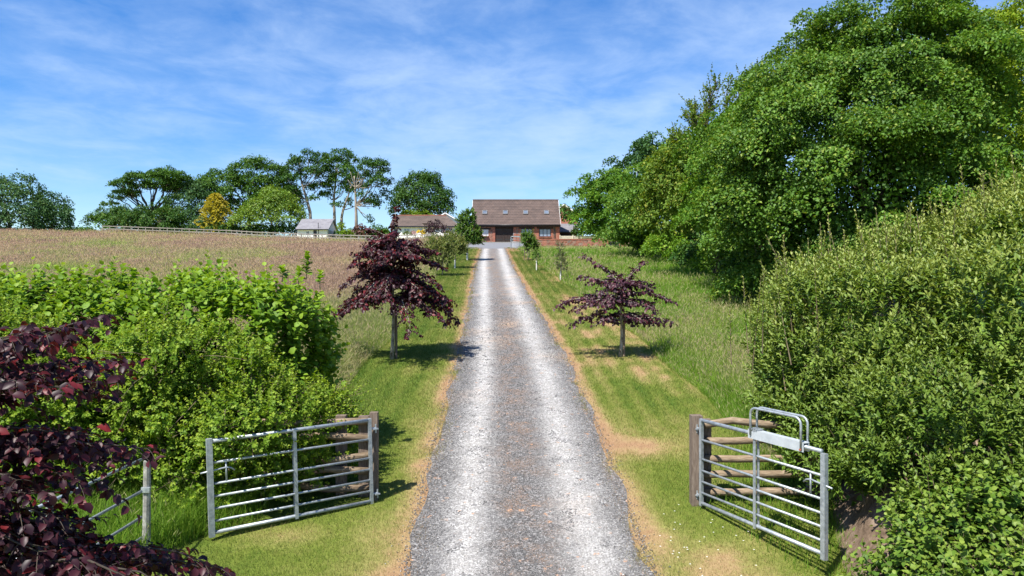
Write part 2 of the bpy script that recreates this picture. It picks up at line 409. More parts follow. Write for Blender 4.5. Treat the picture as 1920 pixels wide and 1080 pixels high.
def ground_mat(name):
    m, nt, out = newmat(name)
    n = noise(nt, 3.5, 10, .75); n2 = noise(nt, .6, 4, .6)
    col = ramp(nt, att(nt, 'v'), [(0, (.14, .22, .03)), (.35, (.25, .29, .07)), (.65, (.34, .29, .15)), (1, (.36, .26, .19))])
    col = mixc(nt, .6, col, ramp(nt, n, [(.3, (.5, .52, .45)), (.7, (1.35, 1.35, 1.4))]), 'MULTIPLY')
    principled(nt, out, col, .95, .1, bump=n, bs=.6, bd=.08); return m
M['ground'] = ground_mat('field_ground')

def verge_mat():
    m, nt, out = newmat('verge_turf')
    n = noise(nt, 6, 10, .8); n3 = noise(nt, 60, 4, .7)
    v = mth(nt, 'ADD', att(nt, 'v'), mth(nt, 'MULTIPLY', mth(nt, 'SUBTRACT', n, .5), .8))
    col = ramp(nt, v, [(0, (.06, .112, .013)), (.3, (.138, .172, .03)), (.55, (.23, .22, .07)), (.78, (.32, .23, .115)), (1, (.3, .185, .105))])
    col = mixc(nt, .7, col, ramp(nt, n3, [(.3, (.5, .5, .45)), (.7, (1.3, 1.3, 1.3))]), 'MULTIPLY')
    principled(nt, out, col, .95, .1, bump=n3, bs=.6, bd=.03); return m
M['verge'] = verge_mat()

def drive_mat():
    m, nt, out = newmat('gravel')
    co = coords(nt)
    vo = nd(nt, 'ShaderNodeTexVoronoi', {'Vector': co, 'Scale': 38.0}); sp = nd(nt, 'ShaderNodeSeparateColor', {0: vo.outputs['Color']})
    vo2 = nd(nt, 'ShaderNodeTexVoronoi', {'Vector': co, 'Scale': 13.0}); sp2 = nd(nt, 'ShaderNodeSeparateColor', {0: vo2.outputs['Color']})
    de = nd(nt, 'ShaderNodeTexVoronoi', {'Vector': co, 'Scale': 38.0}, feature='DISTANCE_TO_EDGE').outputs['Distance']
    u = att(nt, 'u'); n1 = noise(nt, 1.3, 5, .65); n2 = noise(nt, 5, 6, .7)
    uu = mth(nt, 'ADD', u, mth(nt, 'MULTIPLY', mth(nt, 'SUBTRACT', n1, .5), .5))
    def track(c, w):
        d = mth(nt, 'DIVIDE', mth(nt, 'SUBTRACT', uu, c), w)
        return mth(nt, 'POWER', 2.718, mth(nt, 'MULTIPLY', mth(nt, 'MULTIPLY', d, d), -1.0))
    tr = mth(nt, 'ADD', track(-.76, .29), mth(nt, 'MULTIPLY', track(.76, .34), .92), clamp=True)
    base = ramp(nt, sp.outputs[0], [(0, (.06, .057, .055)), (.4, (.11, .106, .102)), (.75, (.165, .16, .154)), (1, (.3, .292, .283))])
    pale = ramp(nt, sp.outputs[1], [(0, (.23, .225, .215)), (.4, (.37, .36, .345)), (1, (.58, .57, .55))])
    trn = mth(nt, 'MULTIPLY', tr, mth(nt, 'MULTIPLY', ramp(nt, n2, [(.25, .65), (.6, 1.0)]), ramp(nt, noise(nt, .5, 4, .6), [(.3, .75), (.6, 1.0)])))
    col = mixc(nt, trn, base, pale)
    # brown leaf litter and moss down the middle and at the edges
    mid = mth(nt, 'MULTIPLY', track(.0, .42), ramp(nt, noise(nt, 2.2, 6, .7), [(.44, 0.0), (.62, .75)]))
    col = mixc(nt, mid, col, (.2, .135, .095))
    col = mixc(nt, mth(nt, 'MULTIPLY', att(nt, 'b'), ramp(nt, n2, [(.35, .1), (.6, 1.0)])), col, (.42, .29, .19))
    spot = mth(nt, 'MULTIPLY', ramp(nt, noise(nt, 7, 3, .5), [(.63, 0.0), (.7, 1.0)]), ramp(nt, sp2.outputs[2], [(.45, 0.0), (.6, 1.0)]))
    col = mixc(nt, mth(nt, 'MULTIPLY', spot, .8), col, (.45, .26, .15))
    col = mixc(nt, .55, col, ramp(nt, n2, [(.25, (.7, .7, .72)), (.75, (1.2, 1.2, 1.18))]), 'MULTIPLY')
    gap = ramp(nt, de, [(0, .0), (.12, 1.0)])
    h = mth(nt, 'ADD', mth(nt, 'MULTIPLY', gap, .6), mth(nt, 'MULTIPLY', sp.outputs[2], .5))
    principled(nt, out, col, .85, .25, bump=h, bs=.55, bd=.015); return m
M['gravel'] = drive_mat()
M['stone'] = None
def stone_mat():
    m, nt, out = newmat('loose_stone')
    a = ramp(nt, att(nt, 'v'), [(0, (.045, .044, .045)), (.4, (.11, .108, .108)), (.8, (.2, .197, .194)), (1, (.38, .37, .36))])
    b = ramp(nt, att(nt, 'v'), [(0, (.25, .24, .225)), (1, (.5, .485, .46))])
    col = mixc(nt, att(nt, 't'), a, b)
    principled(nt, out, col, .8, .25); return m
M['stone'] = stone_mat()
M['tarmac'] = noisemat('grey_tarmac', [(.3, (.12, .124, .135)), (.7, (.2, .203, .215))], 6, 10, .9, .2)
M['earth'] = noisemat('bank_earth', [(.3, (.06, .042, .028)), (.5, (.14, .1, .07)), (.7, (.26, .2, .15))], 5, 10, .95, .1, .8, .05)
M['daisy'] = leafmat('daisy_petal', (.7, .7, .66), (.85, .85, .82), (.8, .8, .75), .2)

# ------------------------------------------------------------------ world, sun, camera
SUN_EL, SUN_TO = 57.0, np.array([-.62, -.78])
SUN_ROT = math.atan2(SUN_TO[0], SUN_TO[1])
def world():
    w = bpy.data.worlds.new("World"); scene.world = w; w.use_nodes = True; nt = w.node_tree; nt.nodes.clear()
    out = nt.nodes.new('ShaderNodeOutputWorld')
    sky = nd(nt, 'ShaderNodeTexSky', sky_type='NISHITA', sun_disc=False, sun_elevation=R(SUN_EL), sun_rotation=SUN_ROT % (2 * math.pi), altitude=100, air_density=1.0, dust_density=.5, ozone_density=3.0)
    hs = nd(nt, 'ShaderNodeHueSaturation', {'Hue': .51, 'Saturation': 1.42, 'Value': 1.0, 'Color': sky.outputs[0]})
    bg = nd(nt, 'ShaderNodeBackground', {0: hs.outputs[0], 1: .08})
    d = coords(nt, 'Generated'); s = nd(nt, 'ShaderNodeSeparateXYZ', {0: d})
    den = mth(nt, 'ADD', mth(nt, 'MAXIMUM', s.outputs[2], 0.0), .10)
    X = mth(nt, 'DIVIDE', s.outputs[0], den); Y = mth(nt, 'DIVIDE', s.outputs[1], den)
    v = nd(nt, 'ShaderNodeCombineXYZ', {0: X, 1: Y, 2: 3.3}).outputs[0]
    big = noise(nt, .42, 4, .5, v, .4)
    v2 = nd(nt, 'ShaderNodeMapping', {'Vector': v, 'Rotation': (0, 0, R(-12)), 'Scale': (1.0, .9, 1)}).outputs[0]
    rip = noise(nt, 3.4, 6, .6, v2, .3)
    wis = noise(nt, 1.0, 7, .6, nd(nt, 'ShaderNodeMapping', {'Vector': v, 'Rotation': (0, 0, R(20)), 'Scale': (.8, .8, 1)}).outputs[0], 1.2)
    a = mth(nt, 'ADD', mth(nt, 'MULTIPLY', big, .9), mth(nt, 'ADD', mth(nt, 'MULTIPLY', rip, .85), mth(nt, 'MULTIPLY', wis, .38)))
    # a broad thin sheet of cloud stands ahead of the gate, clear blue to its right
    ex = mth(nt, 'DIVIDE', mth(nt, 'SUBTRACT', X, .45), 1.3); ey = mth(nt, 'DIVIDE', mth(nt, 'SUBTRACT', Y, 3.4), 1.2)
    sheet = mth(nt, 'POWER', 2.718, mth(nt, 'MULTIPLY', mth(nt, 'ADD', mth(nt, 'MULTIPLY', ex, ex), mth(nt, 'MULTIPLY', ey, ey)), -1.0))
    a = mth(nt, 'ADD', a, mth(nt, 'MULTIPLY', sheet, .26))
    f = ramp(nt, mth(nt, 'MULTIPLY', a, .5), [(.42, 0.0), (.54, .2), (.64, .46), (.76, .7)])
    hz = ramp(nt, s.outputs[2], [(.0, 0.08), (.06, .28), (.13, .75), (.25, 1.0)])
    f = mth(nt, 'MULTIPLY', f, hz)
    cl = nd(nt, 'ShaderNodeBackground', {0: (.6, .76, 1.0, 1), 1: .5})
    mx = nd(nt, 'ShaderNodeMixShader', {0: f}); nt.links.new(bg.outputs[0], mx.inputs[1]); nt.links.new(cl.outputs[0], mx.inputs[2])
    nt.links.new(mx.outputs[0], out.inputs[0])
world()
sl = bpy.data.lights.new('sun', 'SUN'); sl.energy = 4.2; sl.angle = R(.5); sl.color = (1.0, .95, .87)
so = bpy.data.objects.new('sun', sl); COL.objects.link(so)
from mathutils import Vector
el = R(SUN_EL); h2 = SUN_TO / np.linalg.norm(SUN_TO)
tosun = Vector((h2[0] * math.cos(el), h2[1] * math.cos(el), math.sin(el)))
so.rotation_euler = tosun.to_track_quat('Z', 'Y').to_euler(); so.location = (-20, -20, 40)
cam = bpy.data.cameras.new('camera'); co_ = bpy.data.objects.new('camera', cam); COL.objects.link(co_)
co_.location = (0, 0, CAMZ); co_.rotation_euler = (R(90), 0, 0); cam.sensor_width = 36; cam.lens = F / 1920 * 36; cam.clip_end = 3000; cam.clip_start = .05
scene.camera = co_
scene.view_settings.view_transform = 'Standard'; scene.view_settings.look = 'None'; scene.view_settings.exposure = 1.27; scene.view_settings.gamma = 1
scene.view_settings.use_curve_mapping = False
scene.cycles.max_bounces = 6; scene.cycles.diffuse_bounces = 3; scene.cycles.transmission_bounces = 3; scene.cycles.glossy_bounces = 2
scene.cycles.use_denoising = True

# ------------------------------------------------------------------ setting
ROWS = np.concatenate([np.arange(-60, 4, 8), np.arange(4, 40, .5), np.arange(40, 92, 1), np.arange(92, 136, 2), np.array([136, 150, 160, 200, 260, 330, 400, 600, 900])]).astype(float)

def field_v(X, Y):
    """0 green .. 1 pink seed heads"""
    n = fbm(X * .13, Y * .09, 3, 4); n2 = fbm(X * .5, Y * .35, 11, 3)
    left = np.clip(.55 + (n - .5) * 2.1 + (n2 - .5) * .9, 0, 1)
    right = np.clip(.22 + (n - .5) * 1.5 + (n2 - .5) * 1.1 + np.clip((Y - 62) / 40, 0, .25), 0, 1)
    k = np.clip((-X + cx(Y) - 3.5) / 2, 0, 1)
    edge = np.clip((-X - 4.8) / 4.5, 0, 1)
    return np.where(X < cx(Y), left * edge * (.75 + .25 * k) + (1 - edge) * .12, right)

def sheet(name, xs_fn, rows, dz, mat, attrs_fn, kind='structure'):
    V = []; n = None
    for Y in rows:
        xs = xs_fn(Y); n = len(xs)
        V.append(np.stack([xs, np.full(n, Y), G(xs, np.full(n, Y)) + dz], 1))
    V = np.concatenate(V); m = len(rows)
    i, j = np.meshgrid(np.arange(m - 1), np.arange(n - 1), indexing='ij'); a = (i * n + j).ravel()
    loops = np.stack([a, a + 1, a + n + 1, a + n], 1).ravel()
    me = raw_mesh(name, V, loops, np.arange(len(a)) * 4, None, attrs_fn(V), mat, True)
    o = link(name, me); o['kind'] = kind; return o

gx = np.concatenate([-np.geomspace(900, 120, 8), np.arange(-100, -26, 2.0), np.arange(-26, 26.1, 1.0), np.arange(28, 60, 4), np.geomspace(70, 900, 8)])
sheet('ground', lambda Y: gx, ROWS, 0, M['ground'], lambda V: {'v': field_v(V[:, 0], V[:, 1])})

def vout_r(Y): return np.interp(Y, [-10, 8, 15, 19, 41, 64, 77], [4.4, 4.3, 4.1, 4.2, 3.75, 2.9, 2.6]) + .12 * np.sin(Y * .9)
def vout_l(Y): return np.interp(Y, [-10, 8, 12, 21, 45, 64, 77], [4.2, 4.2, 4.0, 3.9, 3.7, 3.4, 3.0]) + .12 * np.sin(Y * .7 + 1)
ST = np.linspace(0, 1, 14)
def edge_wob(Y, s): return .19 * (fbm(np.array([Y * 1.3]), np.array([s * 9.1]), 5, 4)[0] - .5) * 2

def verge_v(X, Y):
    u = X - cx(Y); d = np.abs(u) - hw(Y)
    n = fbm(X * .8, Y * .5, 21, 4); n2 = fbm(X * 2.7, Y * 1.9, 29, 3)
    dry = np.exp(-np.clip(d - .05, 0, 9) / np.where(u < 0, .36, .22) * (.4 + 1.2 * n)) * (.4 + .95 * n2) * np.where((u > 0) & (Y < 12), .7, 1)
    patch = np.clip((n - .55) * 5, 0, 1) * .5 * np.where(u > 0, 1.0, .45)
    stripe = np.where(u > 0, .11, .06) * np.sign(np.sin(d * 6.28 / .5)) * np.where(Y > 13, 1, 0)
    bare = np.exp(-(((X - 2.25) / .75) ** 2 + ((Y - 12.4) / .5) ** 2)) * (.3 + .8 * n2) + np.exp(-(((X - 2.5) / .8) ** 2 + ((Y - 8.6) / .5) ** 2)) * .2 + np.exp(-(((X + 2.9) / .6) ** 2 + ((Y - 9.1) / .25) ** 2)) * .5
    v = .12 + .14 * np.where(u > 0, 1, 0) + .5 * (fbm(X * .35, Y * .3, 71, 3) - .5) + .22 * (n2 - .4) + patch + stripe + bare + dry * .85
    return np.clip(v, 0, 1)
VR = ROWS[(ROWS >= -12) & (ROWS <= 77)]
sheet('verge', lambda Y: cx(Y) - vout_l(Y) + ST * (vout_l(Y) - hw(Y) + .3), VR, .004, M['verge'], lambda V: {'v': verge_v(V[:, 0], V[:, 1])})
sheet('verge', lambda Y: cx(Y) + hw(Y) - .3 + ST * (vout_r(Y) - hw(Y) + .3), VR, .004, M['verge'], lambda V: {'v': verge_v(V[:, 0], V[:, 1])})
DT = np.linspace(-1, 1, 17)
def drive_x(Y):
    l = -hw(Y) + edge_wob(Y, 1); r = hw(Y) + edge_wob(Y, 2); return cx(Y) + np.interp(DT, [-1, 1], [l, r])
DR = ROWS[(ROWS >= -12) & (ROWS <= 77)]
sheet('gravel_drive', drive_x, DR, .010, M['gravel'], lambda V: {'u': V[:, 0] - cx(V[:, 1]), 'b': np.exp(-((V[:, 0] + .1) / .4) ** 2 - ((V[:, 1] - 25.6) / .8) ** 2) * .9 + np.clip(fbm(V[:, 0] * 1.2, V[:, 1] * .7, 61, 3) - .6, 0, 1) * 2.2})
PR = ROWS[(ROWS >= 74) & (ROWS <= 91)]
sheet('parking_area', lambda Y: np.linspace(-11, 2.6, 6) if Y > 76 else np.linspace(-4.5, .6, 6), PR, .016, M['tarmac'], lambda V: {'u': V[:, 0]})

# earth bank below the evergreen
def bank():
    n = 40; xs = np.linspace(0, 1, n); ys = np.linspace(3.5, 12.5, 46); V = []
    for y in ys:
        x0 = np.interp(y, [3.5, 6.3, 7.4, 9, 10.5, 12.5], [3.0, 3.15, 3.42, 3.95, 4.6, 5.6])
        X = x0 + xs * 6
        h = .75 * (1 - np.exp(-((X - x0) / .45) ** 2)) * np.clip((y - 3.5) / 1.5, 0, 1) * np.clip((12.5 - y) / 2, 0, 1)
        h = h * (1 + 1.6 * (fbm(X * 3.4, y * 2.5 + X * 0, 40, 4) - .5)) - .05
        V.append(np.stack([X, X * 0 + y, prof(y) + h], 1))
    V = np.concatenate(V); i, j = np.meshgrid(np.arange(45), np.arange(n - 1), indexing='ij'); a = (i * n + j).ravel()
    me = raw_mesh('bank', V, np.stack([a, a + 1, a + n + 1, a + n], 1).ravel(), np.arange(len(a)) * 4, None, None, M['earth'], True)
    o = link('bank', me); o['kind'] = 'structure'
bank()

# ------------------------------------------------------------------ grass (stuff)
def blades(name, P, hgt, wid, v, mat, rng, lean=.35, seg=1, seed=None, seedw=None, tseed=None):
    n = len(P); a = rng.uniform(0, 6.283, n); sd = np.stack([np.cos(a), np.sin(a), np.zeros(n)], 1)
    b = rng.uniform(0, 6.283, n); ld = np.stack([np.cos(b), np.sin(b), np.zeros(n)], 1) * (rng.uniform(0, 1, n) * lean)[:, None] * hgt[:, None]
    up = np.zeros((n, 3)); up[:, 2] = hgt; w = (sd * wid[:, None] * .5)
    if seg == 1:
        V = np.stack([P - w, P + w, P + up + ld], 1); tri = np.array([0, 1, 2]); k = 3
    else:
        m1 = P + up * .55 + ld * .3; tp = P + up * .92 + ld
        V = np.stack([P - w, P + w, m1 + w * .8, m1 - w * .8, tp], 1); tri = np.array([0, 1, 2, 0, 2, 3, 3, 2, 4]); k = 5
    VV = [V.reshape(-1, 3)]; LL = [(np.arange(n)[:, None] * k + tri).ravel()]; vv = [np.repeat(v, k)]; tt = [np.zeros(n * k)]
    if seed is not None:
        i = np.nonzero(seed > 0)[0]; q = len(i); top = P[i] + up[i] + ld[i]; s = seed[i][:, None]; w2 = sd[i] * seedw[i][:, None]
        ax = unit(up[i] * .8 + ld[i] * 1.2); w3 = np.cross(ax, sd[i]) * seedw[i][:, None]
        V2 = np.stack([top - ax * s * .4, top + ax * s * .15 - w2, top + ax * s * .9, top + ax * s * .15 + w2, top + ax * s * .15 - w3, top + ax * s * .15 + w3], 1)
        tri2 = np.array([0, 1, 2, 0, 2, 3, 0, 4, 2, 0, 2, 5]); base = n * k
        VV.append(V2.reshape(-1, 3)); LL.append((base + np.arange(q)[:, None] * 6 + tri2).ravel()); vv.append(np.repeat(v[i], 6)); tt.append(np.ones(q * 6))
    V = np.concatenate(VV); loops = np.concatenate(LL)
    me = raw_mesh(name, V, loops, np.arange(len(loops) // 3) * 3, None, {'v': np.concatenate(vv), 't': np.concatenate(tt)}, mat)
    o = link(name, me); o['kind'] = 'stuff'; return o

def logY(rng, n, y0, y1, p=1.0):
    """distances thinning out with depth"""
    u = rng.uniform(0, 1, n)
    if abs(p) < 1e-3: return y0 * (y1 / y0) ** u
    return (y0 ** -p + u * (y1 ** -p - y0 ** -p)) ** (-1 / p)

rng = np.random.default_rng(11)
def verge_grass():
    n = 330000; Y = logY(rng, n, 7.2, 76, .6); side = rng.uniform(0, 1, n) < .5
    o = np.where(side, vout_r(Y), vout_l(Y)); h = hw(Y) - .06
    f = rng.uniform(0, 1, n); u = np.where(rng.uniform(0, 1, n) < .05, h - rng.exponential(.06, n), h + f * (o - h))
    X = cx(Y) + np.where(side, u, -u)
    v = verge_v(X, Y)
    keep = (rng.uniform(0, 1, n) > np.clip(v - .75, 0, .25) * 2.4); X, Y, v, u, o, h = [a[keep] for a in (X, Y, v, u, o, h)]; n = len(X)
    P = np.stack([X, Y, G(X, Y) + .002], 1); sc = np.clip(Y / 11, .8, 5)
    hg = rng.uniform(.018, .06, n) * sc ** .35 * np.where(v > .7, .7, 1); wd = rng.uniform(.0035, .007, n) * sc
    v = np.clip(v + rng.normal(0, .17, n), 0, 1)
    blades('verge_grass', P, hg, wd, v, M['verge_blade'], rng, 1.0)
verge_grass()

def meadow_right():
    n = 230000; Y = logY(rng, n, 10.5, 78, .5); a = cx(Y) + vout_r(Y) - .1; b = np.interp(Y, [10, 30, 45, 80], [9, 14, 16.5, 13.5])
    X = a + rng.uniform(0, 1, n) ** 1.1 * (b - a)
    P = np.stack([X, Y, G(X, Y) - .02], 1); v = field_v(X, Y); tall = np.clip((X - a) / .4, .45, 1) * np.clip((79 - Y) / 12, .3, 1)
    sc = np.clip(Y / 16, .8, 4)
    hg = rng.uniform(.16, .5, n) * tall * (.7 + .6 * fbm(X * .4, Y * .4, 77, 3)); wd = rng.uniform(.005, .010, n) * sc
    vb = np.clip(v * .55 + rng.normal(.02, .15, n), 0, 1)
    sd = np.where(rng.uniform(0, 1, n) < .05 + .4 * v, rng.uniform(.06, .13, n) * np.sqrt(sc), 0); sw = .006 * sc
    blades('meadow_grass', P, hg, wd, vb, M['meadow_blade'], rng, .95, 2, sd, sw)
meadow_right()

def meadow_left():
    n = 360000; Y = logY(rng, n, 14.5, 120, .35); a = cx(Y) - vout_l(Y) + .1; b = np.maximum(-Y * .76 - 2, -92)
    b = np.where(Y < 20, np.maximum(b, -9), b)
    f = rng.uniform(0, 1, n); f = np.where(rng.uniform(0, 1, n) < .12, f * .15, f); X = a + f * (b - a)
    P = np.stack([X, Y, G(X, Y) - .02], 1); v = field_v(X, Y); tall = np.clip((a - X) / .4, .4, 1)
    sc = np.clip(Y / 18, .8, 5)
    hg = rng.uniform(.18, .5, n) * tall * (.7 + .6 * fbm(X * .4, Y * .4, 78, 3)); wd = rng.uniform(.005, .010, n) * sc
    vb = np.clip(v * .9 + rng.normal(0, .15, n), 0, 1)
    sd = np.where(rng.uniform(0, 1, n) < .02 + .85 * v, rng.uniform(.07, .15, n) * np.sqrt(sc), 0); sw = .007 * sc
    blades('hay_grass', P, hg, wd, vb, M['pink_blade'], rng, 1.0, 2, sd, sw)
meadow_left()

def hedge_grass():
    n = 26000; X = rng.uniform(-7.2, -3.3, n); Y = rng.uniform(7.0, 10.3, n)
    d = fbm(X * 1.3, Y * 1.3, 91, 3)
    front = np.interp(X, [-7.2, -4.6, -3.9, -3.3], [6.8, 7.4, 8.9, 9.5])
    k = (Y > front) & (d + rng.uniform(-.2, .2, n) > .38); X, Y = X[k], Y[k]; n = len(X)
    P = np.stack([X, Y, G(X, Y) - .01], 1)
    hg = rng.uniform(.15, .62, n) * np.clip((Y - np.interp(X, [-7.2, -4.6, -3.9, -3.3], [6.8, 7.4, 8.9, 9.5])) / .5 + .3, .3, 1)
    blades('long_grass', P, hg, rng.uniform(.006, .013, n), np.clip(rng.normal(.1, .13, n), 0, 1), M['meadow_blade'], rng, .9, 2, np.where(rng.uniform(0, 1, n) < .03, .08, 0), np.full(n, .005))
    # tufts under the evergreen and round the gate posts
    n = 9000; X = rng.uniform(2.4, 4.6, n); Y = rng.uniform(6.5, 12.5, n); k = (X > np.interp(Y, [6.5, 7.8, 9.8, 12.5], [3.2, 3.35, 2.6, 3.8]) + rng.uniform(-.1, .3, n)); X, Y = X[k], Y[k]; n = len(X)
    P = np.stack([X, Y, G(X, Y)], 1)
    blades('rough_grass', P, rng.uniform(.05, .2, n), rng.uniform(.005, .01, n), np.clip(rng.normal(.12, .15, n), 0, 1), M['meadow_blade'], rng, .9, 2)
hedge_grass()

def gravel_stones():
    n = 70000; Y = logY(rng, n, 7.4, 34, 1.1); e_ = rng.uniform(-1, 1, n); X = cx(Y) + e_ * (hw(Y) + .02) + np.where(np.abs(e_) > .94, np.sign(e_) * rng.exponential(.05, n), 0)
    edge = np.abs(X - cx(Y)) - hw(Y)
    s = rng.uniform(.005, .0135, n) * np.clip(Y / 12, .8, 2) ** .6
    u = X - cx(Y)
    tr = np.clip(np.exp(-((u + .74) / .25) ** 2) + np.exp(-((u - .76) / .34) ** 2), 0, 1) * (fbm(X * 4, Y * 4, 52, 3) > .36)
    P = np.stack([X, Y, G(X, Y) + .010 + s * .25], 1)
    oct_ = np.array([(1, 0, 0), (0, 1, 0), (-1, 0, 0), (0, -1, 0), (0, 0, 1), (0, 0, -1.)])
    V = oct_[None] * rng.uniform(.6, 1.25, (n, 6, 3)) + rng.normal(0, .15, (n, 6, 3)); V[:, :, 2] *= .7
    a = rng.uniform(0, 6.28, n); c, sn = np.cos(a)[:, None], np.sin(a)[:, None]
    V = np.stack([V[:, :, 0] * c - V[:, :, 1] * sn, V[:, :, 0] * sn + V[:, :, 1] * c, V[:, :, 2]], 2) * s[:, None, None] + P[:, None]
    tri = np.array([0, 1, 4, 1, 2, 4, 2, 3, 4, 3, 0, 4, 1, 0, 5, 2, 1, 5, 3, 2, 5, 0, 3, 5])
    loops = (np.arange(n)[:, None] * 6 + tri).ravel()
    me = raw_mesh('gravel', V.reshape(-1, 3), loops, np.arange(n * 8) * 3, None, {'v': np.repeat(rng.uniform(0, 1, n), 6), 't': np.repeat(tr, 6)}, M['stone'])
    o = link('gravel', me); o['kind'] = 'stuff'
gravel_stones()

def daisies():
    lv = Leaves(); n = 44
    X = np.concatenate([rng.normal(2.0, .25, 20), rng.uniform(1.8, 3.2, 24)]); Y = np.concatenate([rng.normal(8.75, .6, 20), rng.uniform(7.6, 9.6, 24)])
    k = 5
    for j in range(k):
        a = j / k * 6.283; D = np.tile([math.cos(a), math.sin(a), .15], (n, 1))
        lv.add(np.stack([X, Y, G(X, Y) + .06], 1), D, np.tile([0, 0, 1.], (n, 1)), .013, .009, .5)
    o = lv.build('daisy_flowers', M['daisy'], None); o['kind'] = 'stuff'
daisies()

# ------------------------------------------------------------------ trees
def curve_pts(a, b, sag=0.0, n=6, side=0.0, rng=RNG):
    a = np.array(a, float); b = np.array(b, float); s = np.linspace(0, 1, n)[:, None]
    P = a + (b - a) * s; L = np.linalg.norm(b - a)
    P[:, 2] += (np.sin(s[:, 0] * math.pi) * sag * L)
    d = unit(np.cross(b - a, [0, 0, 1.0])); P += d * (np.sin(s * math.pi) * side * L)
    P[1:-1] += rng.normal(0, .015 * L, (n - 2, 3)); return P

def beech(name, label, base, H, trunk_top, r0, limbs, mat, barkmat, leaf, rng, group=None, twig_gap=.16, leaf_gap=.05, twl=.34, lean=(0, 0), leader=True, dens=1.0, shape='oval'):
    """limbs: (height, azimuth deg, length, rise, droop)"""
    base = np.array(base, float); t = thing(name, label, 'tree', base, group)
    tk = MB(); br = MB(); lv = Leaves()
    s = np.linspace(0, 1, 9)
    TP = base + np.stack([lean[0] * s + .03 * np.sin(s * 7), lean[1] * s + .03 * np.cos(s * 5), s * H], 1); TP[0, 2] -= .1
    tk.tube(TP, np.interp(s, [0, .05, .5, 1], [r0 * 1.35, r0, r0 * .62, r0 * .1]), 10)
    def along(h): return np.array([np.interp(h / H, s, TP[:, k]) for k in range(3)])
    segs = []
    for (h, az, L, rise, droop) in limbs:
        a = R(az); q = np.linspace(0, 1, 8); st = along(h)
        P = st + np.stack([math.cos(a) * q * L, math.sin(a) * q * L, (rise * q - droop * q * q) * L], 1)
        P[1:] += np.cumsum(rng.normal(0, .025 * L, (7, 3)), 0) * .5
        br.tube(P, np.interp(q, [0, 1], [r0 * .34 * min(1, L / 1.2) + .004, .003]), 6)
        segs.append((P, L))
    if leader: segs.append((TP[5:], H * .35))
    for P, L in segs:
        n = max(3, int(L / twig_gap)); qs = np.linspace(.12, 1, n)
        seglen = np.linspace(0, 1, len(P))
        T = np.gradient(P, axis=0)
        for i, q in enumerate(qs):
            pt = np.array([np.interp(q, seglen, P[:, k]) for k in range(3)]); tg = unit(np.array([np.interp(q, seglen, T[:, k]) for k in range(3)]))
            for sgn in ((1, -1) if rng.uniform() < .8 else (1,)):
                sdv = unit(np.cross(tg, [0, 0, 1.0]) + 1e-4) * sgn
                d = unit(tg * .75 + sdv * rng.uniform(.5, 1.1) + np.array([0, 0, rng.uniform(-.15, .35)]) + rng.normal(0, .2, 3))
                ln = twl * (1.15 - .5 * q) * rng.uniform(.5, 1.25)
                u = np.linspace(0, 1, 5); tp = pt + d * (ln * u)[:, None]; tp[:, 2] -= u * u * ln * rng.uniform(.15, .5)
                br.tube(tp, np.array([.004, .003, .0025, .002, .0012]) * (r0 / .06) ** .5, 3, cap=False)
                m = max(3, int(ln / leaf_gap * dens)); w = (np.arange(m) + rng.uniform(0, 1, m)) / m
                lp = np.stack([np.interp(w, u, tp[:, k]) for k in range(3)], 1)
                ls = np.where(np.arange(m) % 2 == 0, 1, -1)[:, None]
                sv = unit(np.cross(d, [0, 0, 1.0]) + 1e-4)
                D = d * .5 + sv * ls * .8 + rng.normal(0, .35, (m, 3)) + np.array([0, 0, -.55])
                N = unit(np.array([0, 0, .9]) + unit(d) * .5 + rng.normal(0, .45, (m, 3)))
                Lf = leaf * rng.uniform(.7, 1.25, m)
                lv.add(lp + rng.normal(0, .012, (m, 3)), D, N, Lf, Lf * .72, rng.uniform(0, 1, m), (rng.uniform(0, 1, m) < .16) * rng.uniform(.3, 1, m))
    tr = tk.build('trunk', barkmat, t, True); br.build('branch', barkmat, tr, True); lv.build('crown', mat, t, shape)
    return t

rng = np.random.default_rng(21)
def ring(n, h0, h1, L0, L1, rise, droop, az0=0, rng=rng, jit=.2, bias=None):
    out = []
    for i in range(n):
        f = i / max(1, n - 1); az = az0 + i * 137.5 + rng.normal(0, 12); L = (L0 + (L1 - L0) * f) * rng.uniform(1 - jit, 1 + jit)
        if bias is not None: L *= 1 + bias[1] * math.cos(R(az - bias[0]))
        out.append((h0 + (h1 - h0) * f, az, L, rise * rng.uniform(.7, 1.3), droop * rng.uniform(.7, 1.3)))
    return out

# left copper beech by the drive
bY = 19.6; bx = (734 - 960) / F * bY; bz = float(prof(bY))
lb = ring(18, 1.5, 2.3, 1.5, 1.3, .45, .72, 20) + ring(19, 2.15, 3.0, 1.25, 1.0, .7, .65, 60) + ring(10, 2.75, 3.2, .95, .6, .75, .55, 30) + [(1.5, -20, 1.6, .5, .8), (1.65, 10, 1.65, .5, .85), (1.6, 200, 1.4, .45, .68), (1.7, 170, 1.4, .5, .7)]
beech('copper_beech', 'domed copper beech with red leaves and a tall thin leader, beside the drive', (bx, bY, bz), 4.05, 0, .052, lb, M['beech'], M['birch_bark'], .1, rng, 'copper beeches at the drive entrance', .10, .028, .40, (.1, 0))
